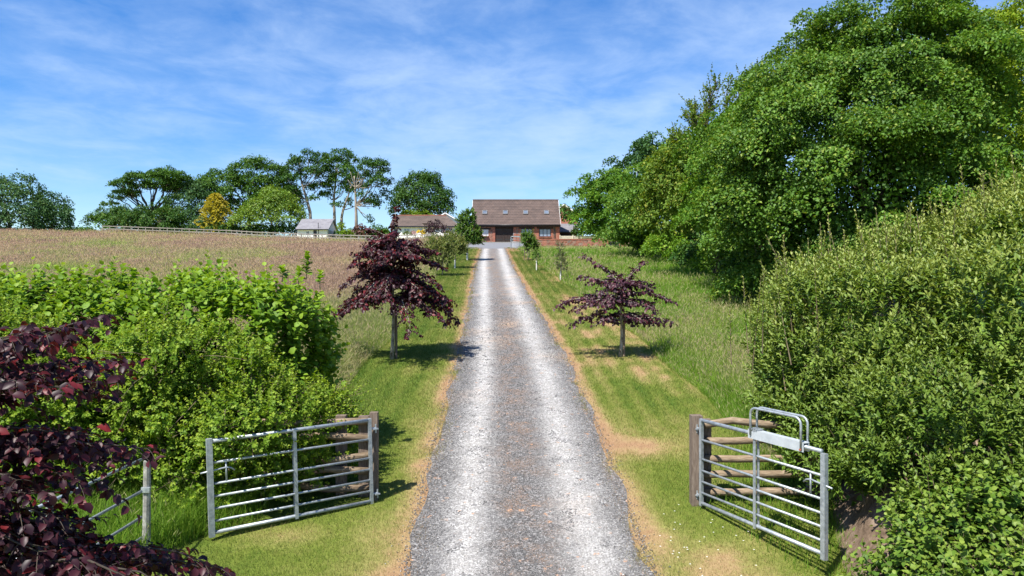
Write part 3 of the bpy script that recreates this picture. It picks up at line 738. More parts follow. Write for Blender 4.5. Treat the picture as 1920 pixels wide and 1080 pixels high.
# right copper beech
rY = 19.9; rx = (1163 - 960) / F * rY; rz = float(prof(rY))
rb = [(1.02, 0, 1.35, .35, .38), (.95, -20, .95, .45, .5), (1.05, 60, 1.1, .4, .5), (1.0, 178, 1.35, .55, .62), (.9, 215, .95, .6, .55), (1.1, 100, .9, .4, .4), (1.15, 300, .9, .4, .5),
      (1.5, 185, 1.75, .38, .42), (1.55, 165, 1.6, .5, .55), (1.45, 205, 1.55, .3, .45), (1.6, 235, 1.0, .5, .6), (1.5, 20, 1.0, .45, .5), (1.35, 330, 1.0, .5, .5), (1.6, 5, 1.35, .45, .45), (1.5, 130, 1.1, .5, .5), (1.55, 80, .9, .5, .5),
      (1.75, 150, 1.15, .75, .35), (1.8, 200, .95, .9, .45), (1.8, 255, .8, .8, .5), (1.9, 290, .7, .8, .5), (1.85, 40, .75, .8, .6), (1.9, 15, .9, .65, .5), (2.0, 170, .95, 1.0, .25), (1.95, 350, .6, 1.35, .3), (1.95, 5, .55, 1.6, .45), (1.9, 30, .5, 1.5, .3), (2.0, 110, .6, .9, .3)] + ring(7, 1.1, 2.1, .95, .65, .6, .5, 15)
beech('copper_beech', 'layered flat-topped copper beech with near-black leaves on the grass right of the drive', (rx, rY, rz), 2.25, 0, .047, rb, M['beech_far'], M['birch_bark'], .1, rng, 'copper beeches at the drive entrance', .115, .034, .32, (.05, 0), True)
# foreground copper beech, at the left edge
fY = 4.55; fx = -4.05; fz = float(prof(fY))
fb = [(h_, az_, 1.3, .6, .5) for h_, az_ in zip(np.linspace(.9, 3.1, 14), 90 + (np.arange(14) * 67) % 180)]
for _az, _k in ((-4, .97), (3, 1.0), (11, 1.0), (20, 1.0), (30, .95), (42, .85), (-12, .85), (56, .75)):
    fb += [(1.15 + rng.normal(0, .06), _az, 1.95 * _k, 1.0, .8), (1.28, _az + 5, 1.5 * _k, .95, .75), (1.6, _az + 8, 1.1 * _k, .95, .7), (1.75, _az - 6, 1.2 * _k, .9, .75), (2.1 + rng.normal(0, .1), _az + 3, 1.5 * _k * rng.uniform(.8, 1.08), .95, .68), (2.2 + rng.normal(0, .1), _az - 3, 1.2 * _k, .9, .6), (2.55 + rng.normal(0, .08), _az + 1, 1.35 * _k * rng.uniform(.8, 1.08), .85, .46), (2.75 + rng.normal(0, .06), _az + 2, 1.2 * _k * rng.uniform(.75, 1.1), .85, .36)]
beech('copper_beech', 'nearest copper beech with large dark purple leaves in front of the hazel hedge', (fx, fY, fz), 3.5, 0, .055, fb, M['beech'], M['dark_bark'], .066, rng, 'copper beeches at the drive entrance', .12, .033, .36, (.05, .1))

def stake(label, X, Y, h, mat='post_timber', r=.035, group='tree stakes'):
    z = float(prof(Y)); t = thing('tree_stake', label, 'stake', (X, Y, z), group)
    m = MB(); m.tube([(X, Y, z - .1), (X, Y, z + h)], r, 8); m.build('post', M[mat], t)
    m = MB(); m.tube([(X, Y, z + h - .07), (X, Y, z + h - .03)], r * 1.25, 8); m.build('strap', M['black'], t)
stake('dark timber stake close beside the trunk of the domed copper beech', bx + .12, bY + .06, 1.35)
stake('timber stake close beside the trunk of the layered copper beech', rx + .11, rY + .05, 1.15, 'timber')

def trunked(name, label, cat, base, lobes, mat, leaf, pr, rng, trunk=None, bark='bark', group=None, cover=1.5, dens=1.5, fill=.35, droop=.45, thick=.28, zmin=-.45, limbs=10, flat=.75, tipc=.06, r0=.25, fillleaf=1.6, upb=.7, top=None, shape='kite', jitter=.18):
    """thing > trunk (> branch), crown"""
    base = np.array(base, float); t = thing(name, label, cat, base, group); lv = Leaves()
    C, NN = plates(rng, lv, lobes, pr, dens, leaf, cover, droop, thick, zmin, jitter, flat, tipc, upb)
    if fill > 0: infill(rng, lv, lobes, fill, leaf * fillleaf, .25, .85 if fill < 1.2 else .79)
    lc = np.array([l[0] for l in lobes]); mid = lc.mean(0)
    top = np.array(top, float) if top is not None else np.array([mid[0] * .7 + base[0] * .3, mid[1] * .7 + base[1] * .3, base[2] + (mid[2] - base[2]) * .75])
    tk = MB(); P = curve_pts(base - [0, 0, .2], top, 0, 6, .02, rng); tk.tube(P, np.linspace(1.25, .6, 6) * r0, 9)
    tr = tk.build('trunk', M[bark], t, True)
    if limbs:
        bm_ = MB()
        for i in rng.choice(len(C), min(limbs, len(C)), replace=False):
            st = P[3] + (P[5] - P[3]) * rng.uniform(0, 1); q = curve_pts(st, C[i], rng.uniform(-.05, .08), 6, rng.normal(0, .05), rng)
            bm_.tube(q, np.linspace(r0 * .38, r0 * .06, 6), 5)
        bm_.build('branch', M[bark], tr, True)
    lv.build('crown', mat, t, shape); return t

def LB(px, py, rx, ry, Z, dy=None, dZ=0.0):
    z = Z + dZ; a = rx / F * z; return (W(px, py, z), np.array([a, dy if dy is not None else a, ry / F * z]))

def gbase(px, Z):
    X = (px - 960) / F * Z; return np.array([X, Z, float(G(X, Z))])

rng = np.random.default_rng(33)
WG = 'woodland trees along the field edge'
# --- right wood, near to far
trunked('sycamore_tree', 'huge rounded sycamore filling the right of the view above the evergreen hedge', 'tree', gbase(1640, 31),
        [LB(1640, 200, 175, 170, 30, 4.2), LB(1500, 300, 130, 130, 29, 3.2), LB(1735, 290, 115, 170, 29, 3.4), LB(1620, 360, 200, 130, 28, 3.6), LB(1450, 420, 110, 105, 29.5, 2.6), LB(1690, 110, 130, 88, 31, 3.4), LB(1560, 150, 90, 90, 31, 3), LB(1755, 150, 70, 100, 32, 2.6), LB(1700, 480, 190, 110, 28, 3), LB(1480, 500, 90, 60, 29, 1.8), LB(1600, 450, 110, 75, 27.2, 2), LB(1740, 440, 130, 85, 27, 2.2), LB(1840, 420, 90, 80, 27.5, 2.2)],
        M['syc'], .135, 1.0, rng, bark='bark', group=WG, cover=1.2, dens=2.0, fill=3.0, fillleaf=1.15, droop=.6, thick=.13, jitter=.4, upb=1.0, r0=.4, limbs=14, tipc=.1)
trunked('sycamore_tree', 'slim sycamore leaning out from the left flank of the huge rounded sycamore', 'tree', gbase(1440, 36),
        [LB(1420, 260, 75, 95, 36, 2.2), LB(1370, 330, 65, 90, 36, 2.2), LB(1455, 190, 45, 60, 36.5, 1.8), LB(1350, 400, 70, 65, 35, 2)],
        M['mid'], .14, .7, rng, group=WG, cover=1.25, dens=1.9, fill=2.2, fillleaf=1.2, thick=.15, jitter=.36, upb=.9, r0=.25, tipc=.06)
trunked('beech_tree', 'yellow-green beech rising behind the right shoulder of the huge sycamore', 'tree', gbase(1900, 38),
        [LB(1850, 140, 80, 115, 36, 3.2), LB(1930, 120, 110, 120, 34, 3.6), LB(1900, 260, 95, 130, 32, 3), LB(1990, 300, 120, 160, 35, 3.5), LB(1880, 380, 70, 60, 34, 2)],
        M['limegreen'], .13, .75, rng, group=WG, cover=1.25, dens=1.9, fill=2.2, fillleaf=1.2, jitter=.36, upb=.9, droop=.25, thick=.14, r0=.35, tipc=.2)
# oak with thin twiggy top
def oak():
    lobes = [LB(1310, 262, 55, 45, 43, 1.6), LB(1350, 205, 50, 42, 43, 1.6), LB(1395, 175, 42, 38, 43.5, 1.6), LB(1290, 330, 70, 60, 42, 2.2), LB(1260, 400, 55, 55, 42.5, 2), LB(1330, 380, 70, 60, 41, 2.2)]
    b = gbase(1345, 43); t = thing('oak_tree', 'oak with a sparse twiggy top against the sky, left of the sycamores', 'tree', b, WG); lv = Leaves(); br = MB(); tk = MB()
    P = curve_pts(b - [0, 0, .2], W(1335, 320, 43), 0, 6, .03, rng); tk.tube(P, np.linspace(.34, .2, 6), 9)
    plates(rng, lv, lobes[3:], .7, 1.5, .18, 1.8, tipc=.15); infill(rng, lv, lobes[3:], 2.0, .3)
    tw = MB()
    pts = []
    for (x, y) in [(1272, 228), (1262, 250), (1290, 205), (1310, 185), (1335, 165), (1352, 150), (1375, 148), (1398, 140), (1415, 138), (1255, 262), (1290, 240), (1325, 215), (1365, 185), (1400, 170), (1305, 262), (1345, 235), (1385, 205), (1420, 160), (1275, 280), (1435, 150)]:
        e = W(x, y, 43) + np.array([0, rng.uniform(-2, 2), 0]); st = P[5] + (P[5] - P[4]) * rng.uniform(-.5, .3)
        q = curve_pts(st, e, rng.uniform(-.02, .12), 8, rng.normal(0, .08), rng); br.tube(q, np.linspace(.1, .02, 8), 5); pts.append(q)
    S = []; D = []
    for q in pts:
        for k in range(44):
            f = rng.uniform(.45, 1); p = np.array([np.interp(f, np.linspace(0, 1, 8), q[:, c]) for c in range(3)])
            d = unit(q[-1] - q[3] + rng.normal(0, .8, 3)); S.append(p + rng.normal(0, .18, 3)); D.append(d + rng.normal(0, .5, 3) + np.array([0, 0, .15]))
    S = np.array(S); D = np.array(D)
    shoots(rng, lv, tw, S, D, rng.uniform(.3, .75, len(S)), 9, .17, .75, twig_r=.01, ntw=.8, tip0=.8)
    tr = tk.build('trunk', M['dark_bark'], t, True); br.build('branch', M['dark_bark'], tr, True); tw.build('twig', M['twig'], tr); lv.build('crown', M['oak'], t)
oak()
trunked('sycamore_tree', 'dark full sycamore in the middle of the wood edge, right of the iron gate', 'tree', gbase(1235, 60),
        [LB(1222, 350, 50, 45, 60, 2.8), LB(1190, 385, 52, 45, 61, 2.6), LB(1245, 395, 55, 55, 57, 2.8), LB(1268, 325, 42, 36, 60, 2.6), LB(1200, 425, 50, 32, 58, 2.3), LB(1180, 440, 34, 22, 62, 2)],
        M['syc'], .24, 1.0, rng, group=WG, cover=1.25, dens=1.8, fill=2.2, fillleaf=1.2, thick=.15, jitter=.36, upb=.9, r0=.35)
trunked('sycamore_tree', 'bright sycamore at the far end of the wood, nearest the brick house', 'tree', gbase(1135, 84),
        [LB(1138, 368, 34, 34, 84, 2.8), LB(1114, 400, 30, 32, 84, 2.6), LB(1166, 348, 36, 32, 86, 3), LB(1155, 405, 46, 38, 82, 3), LB(1116, 352, 14, 14, 85, 1.1), LB(1130, 428, 40, 18, 84, 2.4)],
        M['mid'], .28, 1.1, rng, group=WG, cover=1.25, dens=1.8, fill=2.2, fillleaf=1.2, thick=.15, jitter=.36, upb=.9, r0=.3)
trunked('sycamore_tree', 'blue-green sycamore behind the bright one at the far end of the wood', 'tree', gbase(1205, 92),
        [LB(1195, 318, 42, 30, 92, 3.6), LB(1236, 296, 46, 32, 92, 3.6), LB(1168, 352, 34, 28, 95, 3.4)],
        M['bluegreen'], .36, 1.2, rng, group=WG, cover=1.25, dens=1.8, fill=2.2, fillleaf=1.2, thick=.15, jitter=.36, upb=.9, r0=.3)
trunked('elder_bush', 'low dark bushes beside the small slate-roofed outbuilding', 'bush', gbase(1070, 100),
        [LB(1070, 403, 19, 17, 101, 1.5), LB(1085, 412, 22, 18, 99.5, 1.4)], M['dark'], .4, .8, rng, group='bushes under the wood', limbs=3, r0=.1)
trunked('yew_bush', 'dark yew mass behind the iron gate and the pale garden fence', 'bush', gbase(1145, 88), [LB(1120, 432, 26, 18, 88, 1.8), LB(1150, 438, 28, 22, 87, 1.8), LB(1180, 440, 26, 26, 84, 1.8), LB(1095, 430, 16, 14, 94, 1.2)], M['dark'], .3, .7, rng, group='bushes under the wood', limbs=3, r0=.1, fill=.6)
trunked('elder_bush', 'tall dark bush deep under the oak, behind the pale rounded bushes', 'bush', gbase(1310, 60), [LB(1290, 438, 44, 38, 60, 2.2), LB(1335, 430, 50, 44, 56, 2.2), LB(1385, 440, 50, 50, 50, 2.2), LB(1440, 450, 50, 50, 44, 2.2)], M['dark'], .26, .7, rng, group='bushes under the wood', limbs=4, r0=.12, fill=1.5)
# shrubs along the foot of the wood
BG = 'bushes under the wood'
trunked('holly_bush', 'dark upright holly at the end of the low brick wall', 'bush', gbase(1200, 70), [LB(1192, 440, 28, 34, 68, 1.5), LB(1215, 455, 22, 24, 62, 1.2), LB(1178, 455, 16, 18, 71, 1)], M['dark'], .24, .5, rng, group=BG, limbs=3, r0=.1)
trunked('dogwood_bush', 'farther pale rounded bush at the field edge beneath the oak', 'bush', gbase(1275, 56), [LB(1252, 462, 34, 27, 53, 1.4), LB(1232, 468, 24, 18, 55, 1), LB(1275, 474, 26, 22, 50.5, 1.1)], M['hazel'], .18, .42, rng, group=BG, limbs=3, r0=.08)
trunked('bramble_thicket', 'dark thicket between the two pale bushes at the field edge', 'bush', gbase(1315, 50), [LB(1305, 482, 32, 24, 47.5, 1.2), LB(1285, 488, 24, 17, 48.5, .9)], M['dark'], .17, .4, rng, group=BG, limbs=3, r0=.06)
trunked('dogwood_bush', 'nearer pale rounded bush at the field edge below the leaning sycamore', 'bush', gbase(1355, 46.5), [LB(1340, 486, 36, 30, 43.5, 1.3), LB(1322, 498, 24, 18, 43.5, .9)], M['hazel'], .16, .4, rng, group=BG, limbs=3, r0=.08)
trunked('bramble_thicket', 'dark thicket at the foot of the huge sycamore, beside the evergreen hedge', 'bush', gbase(1405, 41), [LB(1388, 506, 36, 30, 39, 1.2), LB(1440, 500, 40, 40, 38, 1.4), LB(1480, 520, 40, 40, 36, 1.5), LB(1530, 520, 50, 50, 34, 1.5)], M['dark'], .16, .42, rng, group=BG, limbs=3, r0=.06)
trunked('dogwood_bush', 'last pale bush at the field edge, half hidden by the evergreen hedge', 'bush', gbase(1430, 37.5), [LB(1418, 526, 28, 24, 35.5, .9), LB(1440, 538, 24, 20, 34, .8)], M['mid'], .15, .36, rng, group=BG, limbs=3, r0=.06)

# --- far left trees
LG = 'trees behind the left field'
rng = np.random.default_rng(44)
trunked('hawthorn_tree', 'tall blue-green tree at the far left end of the field', 'tree', gbase(20, 118), [LB(40, 365, 38, 30, 118, 3.2), LB(5, 375, 40, 36, 118, 3.4), LB(35, 400, 60, 38, 116, 3.6), LB(-50, 390, 50, 45, 118, 4), LB(25, 425, 60, 20, 115, 2.5)], M['bluegreen'], .34, 1.0, rng, group=LG, cover=1.7, dens=1.2, fill=.35, r0=.25)
trunked('hawthorn_tree', 'shorter dark tree just right of the tall blue-green one at the field end', 'tree', gbase(95, 119), [LB(98, 392, 28, 26, 119, 2.4), LB(90, 415, 40, 28, 117, 2.4), LB(118, 402, 16, 12, 118, 1.2)], M['bluegreen'], .34, .9, rng, group=LG, cover=1.7, dens=1.2, fill=.35, r0=.2)
trunked('far_hedge', 'low distant hedge on the skyline between the two clumps of trees', 'hedge', gbase(145, 140), [LB(x, 436, 12, 6.5, 140, 1.5) for x in range(118, 176, 12)], M['far_green'], .3, .7, rng, limbs=2, r0=.08)
def umbrella_tree():
    Z = 128; b = gbase(280, Z); t = thing('windswept_tree', 'windswept tree with a flat umbrella crown and bare fanning limbs', 'tree', b, LG); lv = Leaves(); br = MB(); tk = MB()
    P = curve_pts(b, W(283, 402, Z), 0, 5, .03, rng); tk.tube(P, np.linspace(.5, .32, 5), 8)
    pads = [(232, 362, 11), (262, 346, 13), (300, 338, 14), (332, 340, 14), (318, 348, 15), (345, 350, 14), (295, 352, 11), (222, 358, 11), (236, 350, 13), (252, 345, 14), (270, 338, 16), (288, 333, 17), (306, 330, 17), (324, 331, 17), (340, 336, 15), (350, 343, 11), (330, 345, 13), (310, 343, 14), (290, 346, 11), (243, 366, 9), (250, 362, 10), (218, 371, 9), (200, 381, 9), (318, 356, 12), (340, 352, 10), (262, 352, 10)]
    lobes = []
    for (x, y, r) in pads:
        c = W(x, y, Z) + np.array([0, rng.uniform(-2.5, 2.5), 0]); rr = r / F * Z
        lobes.append((c, np.array([rr * 1.3, rr * 1.5, rr * .5])))
        q = curve_pts(P[4] + rng.normal(0, .15, 3), c - [0, 0, rr * .1], -.06, 8, rng.normal(0, .06), rng); br.tube(q, np.linspace(.17, .05, 8), 5)
    plates(rng, lv, lobes, .62, 1.3, .28, 1.6, droop=.15, thick=.18, zmin=-.3)
    tr = tk.build('trunk', M['dark_bark'], t, True); br.build('branch', M['dark_bark'], tr, True); lv.build('crown', M['far_green'], t)
umbrella_tree()
trunked('hawthorn_bush', 'olive-green bush at the left foot of the windswept tree', 'bush', gbase(190, 122), [LB(185, 420, 26, 15, 122, 1.8), LB(205, 415, 22, 14, 123, 1.6)], M['far_green'], .31, .9, rng, group=LG, limbs=3, r0=.1)
trunked('holly_tree', 'dark leaning holly below the umbrella crown, left of the field fence end', 'tree', gbase(235, 124), [LB(228, 410, 30, 18, 124, 2.4), LB(204, 402, 18, 8, 124, 1.2), LB(245, 422, 40, 18, 122, 2.2), LB(195, 412, 22, 9, 124, 1)], M['dark'], .31, .9, rng, group=LG, cover=1.7, fill=.3, r0=.2)
trunked('hawthorn_tree', 'round bushy tree in front of the trunk of the windswept tree', 'tree', gbase(290, 121), [LB(290, 411, 38, 22, 122, 2.6), LB(268, 418, 34, 18, 120, 2.2), LB(312, 418, 30, 20, 120, 2.2)], M['dark'], .31, 1.0, rng, group=LG, cover=1.7, fill=.3, r0=.2)
trunked('ash_tree', 'paler tree filling the gap left of the tall dark domed tree', 'tree', gbase(350, 126), [LB(345, 392, 32, 28, 126, 2.6), LB(368, 368, 24, 26, 128, 2.4), LB(385, 390, 26, 26, 126, 2.4), LB(340, 415, 40, 20, 124, 2.4), LB(375, 420, 36, 16, 123, 2)], M['bluegreen'], .31, 1.0, rng, group=LG, cover=1.6, fill=.3, r0=.22)
trunked('beech_tree', 'large dark domed beech towering behind the golden conifer', 'tree', gbase(465, 131), [LB(480, 335, 52, 34, 131, 4), LB(425, 350, 48, 30, 131, 3.6), LB(390, 360, 30, 24, 131, 2.6), LB(520, 360, 34, 36, 132, 3), LB(460, 365, 60, 24, 130, 3.4), LB(430, 390, 44, 22, 130, 3), LB(510, 385, 40, 22, 130, 3), LB(545, 372, 18, 20, 131, 2)], M['far_green'], .32, 1.1, rng, bark='dark_bark', group=LG, cover=1.8, dens=1.3, fill=.9, droop=.35, thick=.2, zmin=-.35, r0=.42, limbs=22, top=W(470, 385, 131))
def conifer():
    Z = 122; b = gbase(405, Z); t = thing('golden_conifer', 'golden yellow cone-shaped conifer', 'tree', b, LG); lv = Leaves(); n = 900
    h = rng.uniform(0, 1, n) ** .8; a = rng.uniform(0, 6.283, n); H = 7.0; r = (1 - h) ** .75 * 3.2 + .15; r *= 1 + .25 * np.sin(a * 5 + h * 25)
    P = b + np.stack([np.cos(a) * r, np.sin(a) * r, h * H + .1], 1)
    D = np.stack([np.cos(a), np.sin(a), np.full(n, .25)], 1)
    S = P - D * .3
    shoots(rng, lv, None, S, D, rng.uniform(.4, .9, n), 9, .28, .55, ang=.7, curve=-.2)
    infill(rng, lv, [(b + [0, 0, 1.6], np.array([2.3, 2.3, 1.7])), (b + [0, 0, 3.6], np.array([1.4, 1.4, 1.8]))], 3, .35, .2, .95)
    tk = MB(); tk.tube([b - [0, 0, .2], b + [0, 0, H]], [.2, .03], 8); tk.build('trunk', M['bark'], t); lv.build('crown', M['gold'], t)
conifer()
trunked('maple_tree', 'bright green round-headed tree left of the white garage', 'tree', gbase(515, 121), [LB(518, 390, 38, 32, 121, 2.8), LB(490, 405, 40, 26, 120, 2.8), LB(540, 408, 28, 24, 120, 2.4), LB(460, 415, 26, 16, 119, 1.8), LB(515, 372, 22, 16, 122, 1.8)], M['spring'], .3, .85, rng, group=LG, cover=1.8, dens=1.3, fill=.3, r0=.2)
def open_tree(name, label, trunk_px, pads, Z, mat, bark, r0, leaf=.3, pr=.75, cover=1.4, dens=1.3, fork=None, spread=2.0):
    b = gbase(trunk_px[0][0], Z); t = thing(name, label, 'tree', b, LG); lv = Leaves(); br = MB(); tk = MB()
    P = np.array([b - [0, 0, .2]] + [W(x, y, Z) for x, y in trunk_px[1:]])
    s = np.linspace(0, 1, len(P)); s2 = np.linspace(0, 1, 12); P = np.stack([np.interp(s2, s, P[:, k]) for k in range(3)], 1)
    tk.tube(P, np.linspace(r0 * 1.15, r0 * .35, 12), 8); lobes = []
    for (x, y, r) in pads:
        rr = 1.18 * r / F * Z; c = W(x, y, Z) + np.array([0, rng.uniform(-spread, spread), 0]); lobes.append((c, np.array([rr * 1.05, rr * 1.15, rr * .62])))
        k = rng.integers(5, 11); st = P[k]
        if st[2] > c[2] + .5: st = P[5]
        q = curve_pts(st, c, -.06, 8, rng.normal(0, .06), rng); br.tube(q, np.linspace(r0 * .36, r0 * .1, 8), 5)
    plates(rng, lv, lobes, pr, dens, leaf, cover, droop=.35, thick=.22)
    tr = tk.build('trunk', M[bark], t, True); br.build('branch', M[bark], tr, True); lv.build('crown', M[mat], t); return t
open_tree('beech_tree', 'tall open beech with twin forking trunks rising behind the white garage roof', [(582, 440), (582, 400), (574, 370), (565, 340), (562, 318)],
          [(548, 318, 15), (560, 303, 16), (578, 297, 17), (595, 300, 17), (545, 340, 14), (552, 362, 11), (570, 325, 16), (592, 325, 16), (608, 312, 14), (600, 345, 12), (575, 350, 11), (560, 385, 7), (612, 335, 11), (590, 375, 7)], 128, 'dark', 'pale_bark', .3)
open_tree('beech_tree', 'tallest open beech with a straight tan trunk, right of the forked one', [(628, 440), (627, 400), (626, 370), (630, 335), (632, 305)],
          [(625, 300, 15), (642, 294, 16), (655, 298, 12), (632, 318, 17), (618, 325, 13), (648, 318, 14), (640, 340, 15), (622, 350, 13), (652, 350, 12), (610, 365, 9), (660, 330, 11)], 130, 'far_green', 'pale_bark', .27)
open_tree('beech_tree', 'beech with a leaning orange-tinged trunk between the tallest beech and the pale one', [(642, 440), (640, 410), (644, 390), (652, 370), (660, 345)],
          [(655, 362, 11), (668, 352, 12), (645, 375, 9), (662, 335, 12), (636, 388, 8), (678, 375, 9), (650, 385, 6)], 127, 'dark', 'pale_bark', .26)
def pale_tree():
    t = open_tree('beech_tree', 'pale grey trunked beech with bare topmost limbs and hanging foliage on its right side', [(668, 440), (668, 410), (667, 380), (666, 350), (664, 330)],
              [(690, 315, 12), (702, 308, 11), (715, 312, 10), (722, 325, 9), (700, 330, 13), (712, 345, 13), (724, 345, 9), (695, 350, 12), (708, 365, 12), (720, 360, 9), (690, 372, 9), (700, 383, 8), (685, 335, 10), (692, 415, 3), (696, 408, 3), (715, 385, 6), (678, 318, 8)], 120, 'dark', 'pale_bark', .27)
    br = MB(); b = MB()
    for e, w in (((652, 337), .12), ((688, 328), .13), ((657, 322), .08), ((690, 320), .07), ((672, 322), .07)):
        q = curve_pts(W(667, 352, 119.6), W(e[0], e[1], 119.3), -.08, 7, 0, rng); br.tube(q, np.linspace(w, .04, 7), 6)
    br.build('bare_limb', M['pale_bark'], t, True)
pale_tree()
trunked('beech_tree', 'dense round beech standing alone behind the bungalow roof', 'tree', gbase(795, 128), [LB(790, 362, 42, 30, 128, 3.4), LB(770, 378, 30, 22, 127, 2.6), LB(812, 378, 32, 28, 127, 2.6), LB(828, 395, 20, 16, 126, 1.8), LB(800, 345, 26, 16, 128, 2), LB(785, 395, 50, 18, 127, 2.6)], M['dark'], .31, 1.1, rng, group=LG, cover=1.9, dens=1.3, fill=.3, droop=.35, r0=.35)
trunked('laurel_bush', 'light green bush showing over the bungalow ridge', 'bush', gbase(780, 124), [LB(768, 402, 18, 7, 124, 1.2), LB(792, 403, 18, 7, 124, 1.2)], M['limegreen'], .28, .6, rng, limbs=2, r0=.1)
trunked('maple_bush', 'rust-brown domed bush right of the white garage', 'bush', gbase(675, 112), [LB(675, 435, 14, 12, 112, 1.1)], M['rusty'], .3, .5, rng, limbs=2, r0=.08)
trunked('laurel_bush', 'green domed bush between the brown bush and the bungalow', 'bush', gbase(706, 112), [LB(706, 434, 14, 11, 112, 1.1), LB(722, 438, 9, 8, 112, .8)], M['far_green'], .3, .5, rng, limbs=2, r0=.08)
trunked('cypress_bush', 'slim light green conifer touching the right end of the white garage', 'bush', gbase(641, 111), [LB(641, 430, 6, 13, 111, .6), LB(650, 437, 10, 7, 111, .7)], M['limegreen'], .26, .4, rng, limbs=1, r0=.06)
trunked('azalea_bush', 'yellow flowering bush in front of the bungalow wall', 'bush', gbase(789, 103), [LB(789, 438, 7, 6, 103, .5)], M['yellow'], .17, .25, rng, limbs=1, r0=.04)
trunked('azalea_bush', 'small pink flowering bush left of the yellow one', 'bush', gbase(776, 103), [LB(776, 438, 5, 5, 103, .4)], M['pink'], .15, .2, rng, limbs=1, r0=.04)
trunked('laurel_bush', 'small olive bush left of the pink flowering one', 'bush', gbase(764, 103), [LB(764, 439, 8, 5, 103, .5)], M['olive'], .17, .25, rng, limbs=1, r0=.04)
trunked('plum_bush', 'taller dark purple shrub in front of the bungalow', 'bush', gbase(814, 101), [LB(814, 422, 9, 9, 101, .8), LB(812, 436, 11, 9, 101, .8)], M['purple'], .22, .35, rng, limbs=3, r0=.06)
trunked('plum_bush', 'lower dark purple shrub near the right end of the bungalow', 'bush', gbase(836, 100), [LB(838, 434, 10, 9, 100, .8), LB(826, 428, 6, 6, 100, .6)], M['purple'], .22, .35, rng, limbs=3, r0=.06)
trunked('laurel_bush', 'pale olive bush in the garden bed below the purple shrubs', 'bush', gbase(825, 96), [LB(822, 447, 12, 5, 96, .6), LB(805, 448, 8, 4, 96, .5)], M['olive'], .2, .3, rng, limbs=1, r0=.04)

trunked('thorn_hedge', 'dark low thorn hedge under the trees just behind the field fence', 'hedge', gbase(380, 120), [LB(x, 434 + (x % 3), 17, 9 + (x % 4), 120.5, 1.5) for x in range(236, 560, 19)], M['dark'], .3, .7, rng, limbs=2, r0=.08, cover=1.5, fill=.5)
trunked('laurel_hedge', 'low green hedge along the garden behind the pale tree trunk', 'hedge', gbase(690, 114), [LB(x, 441, 13, 6 + (x % 3), 114, 1.2) for x in range(640, 750, 15)], M['far_green'], .28, .5, rng, limbs=2, r0=.06, cover=1.5, fill=.5)
# --- young trees along the drive
DG = 'young trees along the drive'
def sapling(name, label, px, Y, H, trunk_h, lobes, mat, leaf, r0=.03, nsh=260, nl=12, guard=True, bark='birch_bark', forks=0, sl=.35):
    X = (px - 960) / F * Y; b = np.array([X, Y, float(G(X, Y))]); t = thing(name, label, 'tree', b, DG); lv = Leaves(); br = MB(); tk = MB()
    s = np.linspace(0, 1, 7); P = b + np.stack([.05 * np.sin(s * 5), .04 * np.cos(s * 4), s * H], 1)
    tk.tube(P, np.linspace(r0 * 1.2, r0 * .25, 7), 8)
    LBS = [(b + np.array(c), np.array(r)) for c, r in lobes]
    Q, NN, I = lobe_surface(rng, LBS, nsh, -.8, .7)
    q = rng.uniform(.35, .95, (nsh, 1)); Q = np.array([l[0] for l in LBS])[I] + (Q - np.array([l[0] for l in LBS])[I]) * q
    for i in range(0, nsh, 7):
        k = int(np.clip(np.searchsorted(P[:, 2], Q[i][2] - .25), 2, 5)); br.tube(curve_pts(P[k], Q[i], -.05, 5, 0, rng), np.linspace(r0 * .3, .004, 5), 4, cap=False)
    shoots(rng, lv, br, Q, NN + np.array([0, 0, .5]) + rng.normal(0, .4, (nsh, 3)), rng.uniform(.6, 1.2, nsh) * sl, nl, leaf, .62, twig_r=.004, ntw=.4)
    tr = tk.build('trunk', M[bark], t, True); br.build('branch', M['twig'], tr); lv.build('crown', M[mat], t)
    if guard:
        g = MB(); g.tube([b - [0, 0, .05], b + [0, 0, .62]], r0 * 1.7, 9, cap=False); g.tube([b + [0, 0, .6], b + [0, 0, .64]], r0 * 1.75, 9, cap=False); g.build('trunk_guard', M['guard'], t)
    return t
rng = np.random.default_rng(55)
sapling('maple_sapling', 'dark green round-headed young tree at the far left of the drive, overlapping the brick house', 876, 57, 3.9, 1, [((0, 0, 2.0), (1.15, 1.1, .95)), ((-.1, 0, 2.9), (.7, .7, .8)), ((.25, 0, 3.5), (.35, .35, .6)), ((.6, 0, 1.8), (.6, .6, .6)), ((-.3, 0, 3.4), (.25, .25, .4))], 'sapling', .17, .045, 480, 12)
sapling('cherry_sapling', 'light olive young tree with a white trunk guard, left of the drive', 853, 49.5, 2.3, 1, [((0, 0, 1.5), (.75, .8, .75)), ((-.3, 0, 1.9), (.6, .6, .5)), ((.3, 0, 1.4), (.5, .5, .6))], 'olive', .13, .032, 300, 11)
sapling('cherry_sapling', 'spreading olive young tree just behind the domed copper beech', 829, 44, 2.4, 1, [((-.1, 0, 1.2), (.85, .8, .85)), ((-.6, 0, 1.8), (.5, .5, .5)), ((.3, 0, 1.9), (.5, .5, .5))], 'olive', .13, .032, 330, 11, guard=False)
sapling('maple_sapling', 'round-headed green young tree on two stems, right of the drive by the farther gate', 991, 57, 2.1, 1, [((0, 0, 1.5), (.5, .5, .5)), ((.3, 0, 1.2), (.5, .5, .45)), ((-.1, 0, 1.9), (.4, .4, .3))], 'sapling', .13, .032, 280, 12, guard=False)
sapling('thin_sapling', 'small thin young tree with a white trunk guard, right of the drive', 1006, 48, 1.35, .4, [((0, 0, 1.05), (.22, .22, .35))], 'sapling', .1, .022, 46, 8, sl=.22)
